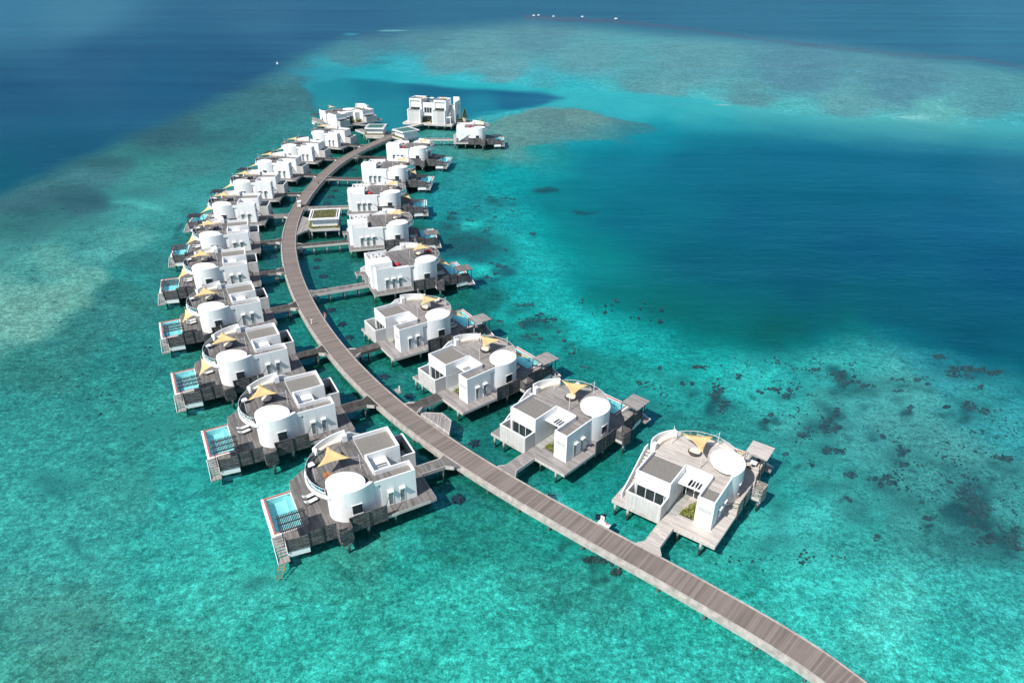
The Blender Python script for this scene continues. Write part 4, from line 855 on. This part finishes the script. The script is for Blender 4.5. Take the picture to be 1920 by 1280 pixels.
# ------------------------------------------------------------------ three storey residence at the end of the boardwalk
def residence():
    t=empty('residence',(-55.4,359.6,DZ),R(-13)); B=lambda m_,n_,mt,p=t,**k: m_.build(n_,MAT[mt],p,False,**k)
    B(MB().box(-.6,25.6,-.9,17,-.4,0),'lower_deck','deck_pale'); B(MB().box(-.7,25.7,-1.05,-.92,-.95,.02).box(-.7,-.62,-.9,17,-.9,.0).box(25.62,25.7,-.9,17,-.9,0),'deck_edge','fascia')
    for x in (0,4.5,9,13,17.5,21.5,25):
        for y in (-.4,8,16): B(MB().cyl(x,y,.24,-4.7,-.35,8),'pile','pile')
    for x0,x1,h in ((2.0,8.8,12.9),(15.0,21.8,12.5)):
        # stone clad courtyard bay in front, tower behind
        B(MB().box(x0,x0+.5,-.4,2.6,-.05,7.4),'bay_side_wall','white'); B(MB().box(x1-.4,x1,-.4,2.6,-.05,7.4),'bay_side_wall','white'); B(MB().box(x0+.5,x1-.4,-.32,-.12,-.02,6.9).box(x0+.5,x1-.4,-.34,-.1,7.1,7.3),'bay_front','clad')
        B(MB().box(x0+.5,x1-.4,-.1,2.6,5.6,5.9),'bay_floor','stone')
        m_=MB().box(x0+.4,x1,2.62,11,-.05,h-.5).box(x0+.4,x0+.9,2.2,2.62,5.9,h).box(x1-.5,x1,2.2,2.62,5.9,h).box(x0+.9,x1-.5,2.1,2.62,h-1.0,h).box(x0+.4,x1,10.6,11,h-.5,h).box(x0+.4,x0+.7,2.62,10.6,h-.5,h).box(x1-.3,x1,2.62,10.6,h-.5,h)
        B(m_,'tower_wall','white'); B(MB().box(x0+.7,x1-.3,2.62,10.6,h-.5,h-.42),'tower_roof','deck_mid')
        B(foliage(120,(x0+.8,x1-.7,.2,2.2,6.0,7.6),.3,int(x0*7)),'bay_plant','leafdark')
        B(MB().box(x0+1.2,x1-1.0,2.55,2.61,6.0,8.2),'bay_window','glass')
    B(MB().box(8.82,14.98,3.2,14,4.2,10.0).box(8.82,14.98,3.2,3.4,10.0,10.9).box(8.82,14.98,4.6,14,-.05,4.2).box(8.82,14.98,1.6,3.2,4.0,4.25),'middle_wall','white')
    B(MB().box(8.9,14.9,3.45,13.8,10.0,10.08),'middle_terrace','deck_mid')
    wdw=B(MB().box(9.9,13.9,3.12,3.19,5.2,8.2),'large_window','glass')
    B(MB().box(11.15,11.3,3.02,3.11,5.2,8.2).box(12.5,12.65,3.02,3.11,5.2,8.2).box(9.8,9.9,3.02,3.18,5.1,8.3).box(13.9,14.0,3.02,3.18,5.1,8.3).box(9.9,13.9,3.02,3.18,8.2,8.3),'window_frame','white',wdw)
    d_=B(MB().box(11.2,13.0,4.5,4.59,0,3.4),'entrance_door','glass'); B(MB().box(10,11,4.52,4.59,0,3.2).box(13.2,14.4,4.52,4.59,0,3.2),'side_light','paleglass')
    B(MB().box(21.82,25.0,8,15.5,-.05,8.6).box(25.0,25.3,6,15.5,-.05,11.0).box(21.8,25,14.8,15.2,8.6,12.4),'side_wing_wall','white')
    B(MB().box(25.31,25.37,8.2,11.5,.5,3.6),'side_window','glass'); B(MB().box(25.31,25.36,12.2,13.2,6,8.6),'side_window','paleglass')
    m_=MB()
    for k_ in range(16): m_.box(21.9,23.4,3.2+k_*.32,3.5+k_*.32,4.2+k_*.3,4.4+k_*.3)
    B(m_,'outer_stair','clad'); B(MB().box(21.82,24.6,.2,2.6,3.6,3.85).box(24.3,24.6,.2,.5,0,3.6).box(22.0,22.2,.2,.4,0,3.6),'side_porch','white')
    B(foliage(160,(9.2,10.6,2.2,3.9,.1,2.4),.4,41),'entrance_shrub','leafdark'); B(foliage(120,(13.3,14.8,1.6,3.6,.1,1.4),.35,42),'entrance_shrub','leaf')
    B(MB().prism([(7.5,-1.06),(10.5,-1.06),(3.5,-20),(.6,-19)],-.3,-.03),'gangway','deck_pale'); B(MB().strip([(10.5,-1.2),(3.6,-20)],.15,-.9,.05).strip([(7.5,-1.2),(.6,-19)],.15,-.9,.05),'kerb_board','fascia')
    return t
res_=residence(); res_.scale=(1,1,.88)
res=tag(res_,'tallest white house with two stone faced towers at the far end','house')
rp_=(-55.4,359.6,R(-13))
for q,(x,y,z,lab) in enumerate(((9.6,5.6,11.2,'pale yellow shade sail beside the left tower roof of the tallest house'),(19.2,6.5,11.5,'pale shade sail above the right tower roof of the tallest house'))):
    s_=sail('shade_sail',(-2.2,-1.4,0),(.2,2.4,.4),(2.4,-.8,.1),False); s_.location=loc2w(rp_,False,x,y,z); s_.rotation_euler=(0,0,R(20+60*q)); tag(s_,lab,'shade sail','shade sails above the roof terraces')
pr=empty('terrace_parasol',loc2w(rp_,False,12.8,7.5,8.9)); MB().bar((0,0,0),(0,0,2.6),.05).build('pole',MAT['steel'],pr); MB().cyl(0,0,1.4,2.2,2.7,10,.05).build('canopy',MAT['whitecloth'],pr); tag(pr,'white parasol on the middle roof of the tallest house','parasol')
for q,(x,y) in enumerate(((11.2,7.0),(13.9,6.6),(12.4,5.9))): 
    put(proto_c,rp_,False,x,y,8.88,q*100,('dark chair left of the white parasol on the tallest house','dark chair right of the white parasol on the tallest house','dark chair in front of the white parasol on the tallest house')[q],'chair','chairs on the tallest house')
# potted conical tree and dark hedge beside the residence
pt=empty('conifer_tree',loc2w(rp_,False,29.5,8.5,0))
MB().cyl(0,0,.9,0,1.7,12,1.25).build('planter',MAT['cream'],pt); MB().cyl(0,0,.14,1.6,4.4,8,.06).build('trunk',MAT['beam'],pt)
cr=MB(); rg=random.Random(5)
for i in range(620):
    z=rg.random(); r=(1-z)*1.45*rg.uniform(.35,1)+.1; a=rg.random()*6.28; c=Vector((r*math.cos(a),r*math.sin(a),1.9+z*4.3)); n_=Vector((math.cos(a),math.sin(a),.5)).normalized(); u=n_.orthogonal().normalized(); k_=rg.uniform(.12,.26)
    cr.add([c-u*k_,c+n_*k_*1.6,c+u*k_,c-n_*k_*.3],[(0,1,2,3)])
cr.build('crown',MAT['leaf'],pt); tag(pt,'cone shaped green tree in a pale tub right of the tallest house','tree')
pl_=MB().box(26.0,32.5,5.5,12,-.4,-.02); o=pl_.build('side_deck',MAT['deck'],res); 
hd=empty('planter_box',loc2w(rp_,False,27.6,7.6,0)); MB().box(-1.6,1.2,-.7,.7,0,.9).build('box',MAT['wicker'],hd); foliage(160,(-1.5,1.1,-.6,.6,.9,1.7),.3,9).build('hedge',MAT['leafdark'],hd); tag(hd,'dark planter box with low hedge left of the potted cone tree','planter')
# ------------------------------------------------------------------ green roofed pavilions
def pavilion(x,y,rot,label,roof,z0=0,h=3.6):
    t=empty('pavilion',(x,y,DZ),R(rot)); B=lambda m_,n_,mt,p=t,**k: m_.build(n_,MAT[mt],p,False,**k)
    a=4.55
    B(MB().box(-a+.1,a-.1,-a+.1,a-.1,-.35,0),'floor_deck','deck_mid')
    B(MB().box(-a+.75,a-.75,-a+.85,a-.75,.0,h-.55),'wall','white')
    m_=MB().box(-a,a,-a,-a+.4,h-.55,h).box(-a,a,a-.4,a,h-.55,h).box(-a,-a+.4,-a+.4,a-.4,h-.55,h).box(a-.4,a,-a+.4,a-.4,h-.55,h).box(-a+.8,-a+1.0,-a+.4,a-.4,h-.3,h-.02).box(a-1.0,a-.8,-a+.4,a-.4,h-.3,h-.02)
    B(m_,'roof_frame','white'); B(MB().box(-a+.4,a-.4,-a+.4,a-.4,h-.5,h-.3),'roof_bed','soil')
    if roof=='grass': B(foliage(2600,(-a+1.05,a-1.05,-a+.45,a-.45,h-.25,h-.05),.16,3),'green_roof','grassroof'); 
    else: B(MB().box(-a+1.05,a-1.05,-a+.45,a-.45,h-.3,h-.12),'green_roof','tealroof')
    if roof=='grass': B(MB().box(-a+1.05,a-1.05,-a+.45,a-.45,h-.3,h-.2),'roof_turf','grassroof')
    for y0 in (-a-.1,): B(MB().box(-a+.05,a-.05,y0-.35,y0+.75,-.35,.55),'planter','fascia'); B(foliage(620,(-a+.1,a-.1,y0-.3,y0+.6,.45,1.05),.24,int(x)),'planter_shrub','leaf')
    B(MB().box(-a-.35,-a+.3,-a+.8,a,-.35,.55),'planter','fascia'); B(foliage(420,(-a-.3,-a+.25,-a+.8,a,.45,1.0),.24,int(y)),'planter_shrub','leaf')
    for x_ in (-a+.5,0,a-.5):
        for y_ in (-a+.2,a-.5): B(MB().cyl(x_,y_,.22,-4.7,-.35,8),'pile','pile')
    tag(t,label,'pavilion','green roofed pavilions'); return t
p3=pavilion(-58.3,204.8,9.4,'white pavilion with olive grass roof beside the middle of the boardwalk','grass')
p1=pavilion(-65.0,332.8,0,'white pavilion with teal roof at the far end, left of its twin','teal')
p2=pavilion(-49.8,325.7,-49,'white pavilion with teal roof turned cornerwise at the boardwalk end','teal')
o=MB().prism([(-60.5,326),(-56,330),(-56,336),(-62,338.5),(-70,338),(-74,344),(-77,342),(-70,333),(-69,327)],DZ-.3,DZ-.04).build('landing_deck',MAT['deck_mid']); tag(o,'grey timber landing joining the far pavilions and the boardwalk end','deck')
MB().strip([(-60.5,326),(-69,327),(-70,333),(-77,342)],.14,DZ-.8,DZ+.05).build('kerb_board',MAT['fascia'],o)
for x,y in ((-68,328),(-64,327.3),(-72,337),(-58,334)): MB().cyl(x,y,.22,-2.4,DZ-.3,8).build('pile',MAT['pile'],o)
o=MB().prism([(-57,328),(-54,331.5),(-48.5,340),(-52,342),(-58,333.5)],DZ-.3,DZ-.05).build('link_deck',MAT['deck_mid']); tag(o,'grey timber deck between the two teal roofed pavilions','deck')
for x,y in ((-52,336),(-50.5,340)): MB().cyl(x,y,.22,-2.4,DZ-.3,8).build('pile',MAT['pile'],o)
# ------------------------------------------------------------------ star shaped coral frames on the seabed
def px2w(px,py,z):
    X=px-960;Y=py-640;c,s=math.cos(ROLL),math.sin(ROLL); X,Y=c*X+s*Y,-s*X+c*Y
    u=X/FPX;v_=Y/FPX; d=Vector((u,math.cos(TH)-v_*math.sin(TH),-math.sin(TH)-v_*math.cos(TH))); t=(z-CH)/d.z; return Vector((0,0,CH))+d*t
STARS=[(859,934,1.25,'beside the gangway of the nearest left row villa'),(889,830,1.3,'right of the boardwalk above the angular bay'),(765,715+28,1.1,'right of the boardwalk near the third right row villa'),(720,706,1.3,'right of the boardwalk beside the small sign post'),(655,632,1.1,'lowest of three near the pedestrians'),(641,607,1.2,'middle of three near the pedestrians'),(621,581,1.3,'highest of three near the pedestrians'),(606,518,1.3,'lowest of three under the grass roofed pavilion'),(593,501,1.3,'middle of three under the grass roofed pavilion'),(595,487,1.3,'highest of three under the grass roofed pavilion'),(609,541,1.2,'against the gangway of the fifth right row villa'),(613,381,1.7,'lowest of three stars beyond the grass roofed pavilion'),(620,369,1.7,'middle of three stars beyond the grass roofed pavilion'),(628,357,1.7,'highest of three stars beyond the grass roofed pavilion'),(663,319,1.7,'right of the far curve of the boardwalk'),(1035,932,1.0,'between the boardwalk and the nearest right row villa'),(1125,968,.9,'beside the boardwalk left of the white sign stand'),(513,481,1.1,'left of the boardwalk at its middle curve')]
st=None
for i,(px,py,r,lb) in enumerate(STARS):
    rg=random.Random(i); p=px2w(px,py,-.95); m_=MB(); n=10; pts=[]
    a0=rg.random()*6
    for j_ in range(n): 
        rr_=r*(1.0 if j_%2==0 else .52)*rg.uniform(.85,1.12)*1.15; pts.append((rr_*math.cos(a0+j_*math.pi/5),rr_*math.sin(a0+j_*math.pi/5)))
    vs=[(x,y,-.5) for x,y in pts]+[(x*.92,y*.92,.05) for x,y in pts]+[(x*.45,y*.45,.32+rg.uniform(0,.2)) for x,y in pts]+[(0,0,.35)]
    m_.add(vs,[(k_,(k_+1)%n,n+(k_+1)%n,n+k_) for k_ in range(n)]+[(n+k_,n+(k_+1)%n,2*n+(k_+1)%n,2*n+k_) for k_ in range(n)]+[(2*n+k_,2*n+(k_+1)%n,3*n) for k_ in range(n)])
    for q in range(26):
        a=rg.random()*6.28; d_=r*rg.random()*.85; s0=rg.uniform(.08,.2); m_.cyl(d_*math.cos(a),d_*math.sin(a),s0,.0,rg.uniform(.3,.6),5,s0*.5)
    o=m_.build('coral_frame',MAT['coral']); o.location=(p.x,p.y,-1.1); tag(o,'dark star shaped coral clump underwater, '+lb,'coral','star shaped coral clumps')
# dense dark coral heads growing on the reef patches, uncountable
MAT['coralhead']=plain('brown_coral',(.032,.058,.057),.95,.5,1.4)
rg=random.Random(77); m_=MB()
def head(x,y,r,h):
    n=6; a0=rg.random()*6; q=[(x+r*rg.uniform(.6,1.2)*math.cos(a0+6.283*i/n),y+r*rg.uniform(.6,1.2)*math.sin(a0+6.283*i/n)) for i in range(n)]
    m_.add([(a,b,-1.75) for a,b in q]+[(x+(a-x)*.7,y+(b-y)*.7,-1.2+h) for a,b in q]+[(x,y,-1.12+h)],[(i,(i+1)%n,n+(i+1)%n,n+i) for i in range(n)]+[(n+i,n+(i+1)%n,2*n) for i in range(n)])
for bx,by,rx_,ry_,a in BLOBS:
    if rx_==0 or by<330 or a<.45 or bx<640 or (980<bx<1100 and by>960) or sdist(np.array([float(bx)]),np.array([float(by)]),LAGOON)[0]>-8: continue
    cnt=int(min(260,12+rx_*ry_*.28*a))
    cen=[(rg.gauss(0,.45),rg.gauss(0,.45)) for _ in range(max(2,cnt//14))]
    for _ in range(cnt):
        c=rg.choice(cen); p=px2w(bx+rx_*(c[0]+rg.gauss(0,.22)),by+ry_*(c[1]+rg.gauss(0,.22)),-1.2); head(p.x,p.y,.16+.42*rg.random()**2,rg.uniform(.03,.28))
for _ in range(900):
    x_,y_=(rg.uniform(1300,1915),rg.uniform(670,1060)) if rg.random()<.7 else (rg.uniform(20,480),rg.uniform(380,900)) if rg.random()<.5 else (rg.uniform(840,1250),rg.uniform(560,760))
    if x_>1500 and y_<640+(x_-1500)*.35: continue
    p=px2w(x_,y_,-1.2)
    if fbm(np.array([p.x/14]),np.array([p.y/14]),51)[0]<.5: continue
    for _k in range(rg.choice((1,2,4))): head(p.x+rg.gauss(0,.6),p.y+rg.gauss(0,.6),rg.uniform(.12,.36),rg.uniform(.05,.22))
m_.build('coral_patches',MAT['coralhead'],None,kind='stuff')
# ------------------------------------------------------------------ people, cart, stands, boats
def skin_fig(name,chains,mat,parent=None):
    me=bpy.data.meshes.new(name); vs=[];es=[];rs_=[]; 
    for ch in chains:
        b0=None
        for q,(p,r) in enumerate(ch):
            if isinstance(p,int): b0=p; continue
            vs.append(p); rs_.append(r); i=len(vs)-1
            if b0 is not None: es.append((b0,i))
            b0=i
    me.from_pydata(vs,es,[]); o=bpy.data.objects.new(name,me); col.objects.link(o)
    o.modifiers.new('s','SKIN')
    for i,r in enumerate(rs_): me.skin_vertices[0].data[i].radius=(r,r)
    me.skin_vertices[0].data[0].use_root=True; bpy.context.view_layer.update()
    md=o.modifiers.new('b','SUBSURF'); md.levels=1; md.render_levels=1
    dg=bpy.context.evaluated_depsgraph_get(); m2=bpy.data.meshes.new_from_object(o.evaluated_get(dg)); bpy.data.objects.remove(o)
    m2.materials.clear(); m2.materials.append(mat); m2.name=name; o=bpy.data.objects.new(name,m2); col.objects.link(o); o.parent=parent; return o
def person(loc,rot,shirt,legs,label,stride=.2):
    t=empty('person',loc,rot)
    V=[((0,0,.95),.13),((0,0,1.15),.12),((0,0,1.38),.14),((0,0,1.5),.06),((0,.0,1.58),.075),((0,.01,1.68),.09),((0,0,1.76),.06)]
    def leg(s_,f): return [(0,0),((s_*.09,0,.88),.095),((s_*.1,f*.5,.48),.065),((s_*.1,f,.09),.045),((s_*.1,f+.14,.04),.035)]
    def arm(s_,f): return [(2,0),((s_*.2,0,1.40),.055),((s_*.26,f*.5,1.12),.042),((s_*.27,f+.05,.88),.033),((s_*.27,f+.08,.78),.028)]
    skin_fig('body',[V,leg(1,stride),leg(-1,-stride),arm(1,-stride*.6),arm(-1,stride*.6)],MAT['skin'],t)
    skin_fig('shirt',[[((0,0,.98),.155),((0,0,1.2),.145),((0,0,1.42),.155)],[(2,0),((.2,0,1.40),.075),((.25,-.03,1.18),.06)],[(2,0),((-.2,0,1.40),.075),((-.25,.03,1.18),.06)]],MAT[shirt],t)
    skin_fig('trousers',[[((0,0,1.0),.15),((0,0,.9),.15)],[(1,0),((.095,0,.8),.11),((.1,stride*.5,.46),.085),((.1,stride*.9,.2),.06)],[(1,0),((-.095,0,.8),.11),((-.1,-stride*.5,.46),.085),((-.1,-stride*.9,.2),.06)]],MAT[legs],t)
    MB().cyl(0,-.01,.1,1.70,1.80,10,.06).build('hair',MAT['hair'],t,smooth=True)
    return tag(t,label,'person')
person((-45.4,137.7,DZ+.02),R(20),'whitecloth','whitecloth','person in white clothes walking along the left side of the boardwalk')
person((-43.1,140.6,DZ+.02),R(200),'pink','cream','person in a reddish top at the right edge of the boardwalk')
person((-69.1,222.6,DZ+.02),R(60),'whitecloth','metal','person in a white shirt standing right of the white buggy')
person((-71.3,247.5,DZ+.02),R(10),'metal','metal','person in dark clothes on the boardwalk beyond the buggy')
cart=empty('golf_cart',(-71.3,222.4,DZ+.02),R(96))
b_=MB().box(-1.25,1.25,-.58,.58,.28,.55).box(-1.25,-.35,-.58,.58,.55,.82).prism([(.75,-.55),(1.25,-.5),(1.3,0),(1.25,.5),(.75,.55)],.55,[.95,.75,.72,.75,.95]); b_.build('body',MAT['carpaint'],cart)
MB().box(-1.3,.75,-.62,.62,1.88,1.95).build('roof',MAT['carpaint'],cart)
MB().box(-.95,-.4,-.5,.5,.82,.95).box(-1.05,-.92,-.5,.5,.95,1.35).box(.0,.5,-.5,.5,.6,.85).box(-.1,.02,-.5,.5,.85,1.3).build('seats',MAT['cream'],cart)
MB().box(.76,.79,-.5,.5,.98,1.7).build('windscreen',MAT['railglass'],cart)
for x in (-1.2,.72):
    for y in (-.56,.56): MB().box(x-.03,x+.03,y-.03,y+.03,.5,1.9).build('roof_post',MAT['steel'],cart)
for x in (-.8,.85):
    for y in (-.52,.52): 
        wh=MB().bar((x,y-.08,.25),(x,y+.08,.25),.25,14).build('wheel',MAT['rubber'],cart)
tag(cart,'white golf buggy with flat white roof parked on the boardwalk','buggy')
sg=empty('sign_stand',(13.8,75.2,DZ-.1),R(-38)); MB().box(-1.5,1.3,-.5,.5,-.1,.08).build('platform',MAT['whitecloth'],sg)
pn=MB().box(-1.25,-.35,.3,.38,.08,1.35).build('panel',MAT['whitecloth'],sg)
MB().box(-.92,-.84,.24,.29,.35,1.0).box(-.82,-.62,.24,.29,.75,.95).box(-1.02,-.94,.24,.29,.55,.8).build('red_mark',MAT['red'],pn)
fl=MB(); rg=random.Random(2)
for q in range(26): 
    a=Vector((rg.uniform(-.15,.75),rg.uniform(-.3,.25),rg.uniform(.12,.4))); fl.add([a,a+Vector((.13,.05,.08)),a+Vector((.02,.14,.12))],[(0,1,2)])
fl.build('red_flower',MAT['red'],sg)
sg.scale=(.68,.68,.8); tag(sg,'white stand with upright panel and red flowers on the boardwalk edge','sign stand')
sg=empty('notice_stand',(-21.9,110.6,DZ-.1),R(-52)); MB().box(-.9,.9,-.45,.35,-.1,.06).build('platform',MAT['deck_mid'],sg); MB().box(-.1,.4,.2,.28,.06,1.1).build('panel',MAT['clad'],sg)
tag(sg,'weathered grey notice stand on the boardwalk edge near the second right villa','sign stand')
def boat(px,py,label,rot,L=7):
    L*=.38
    p=px2w(px,py,.3); t=empty('small_boat',(p.x,p.y,0),R(rot)); h=L/2
    MB().prism([(-h,-.9),(h*.5,-1.0),(h,0),(h*.5,1.0),(-h,.9)],-.2,[.8,.85,1.2,.85,.8]).build('hull',MAT['carpaint'],t)
    MB().box(-h*.5,h*.2,-.6,.6,.8,1.5).build('cabin',MAT['carpaint'],t); MB().box(h*.2,h*.2+.06,-.6,.6,1.0,1.4).build('windscreen',MAT['glass'],t)
    return tag(t,label,'boat','small white boats on the far reef')
boat(1001,29.5,'tiny white boat at the left end of the far reef line',5,11); boat(1010,28.8,'tiny white boat just right of the leftmost reef boat',12,10); boat(1038,31,'tiny white boat in the middle of the reef group',0,9); boat(1092,31.8,'tiny white boat second from the right on the far reef',8,11); boat(1155,35.5,'tiny white boat at the right end of the far reef group',3,13); boat(520,119.5,'lone tiny white boat on the dark edge of the left reef',20,4)
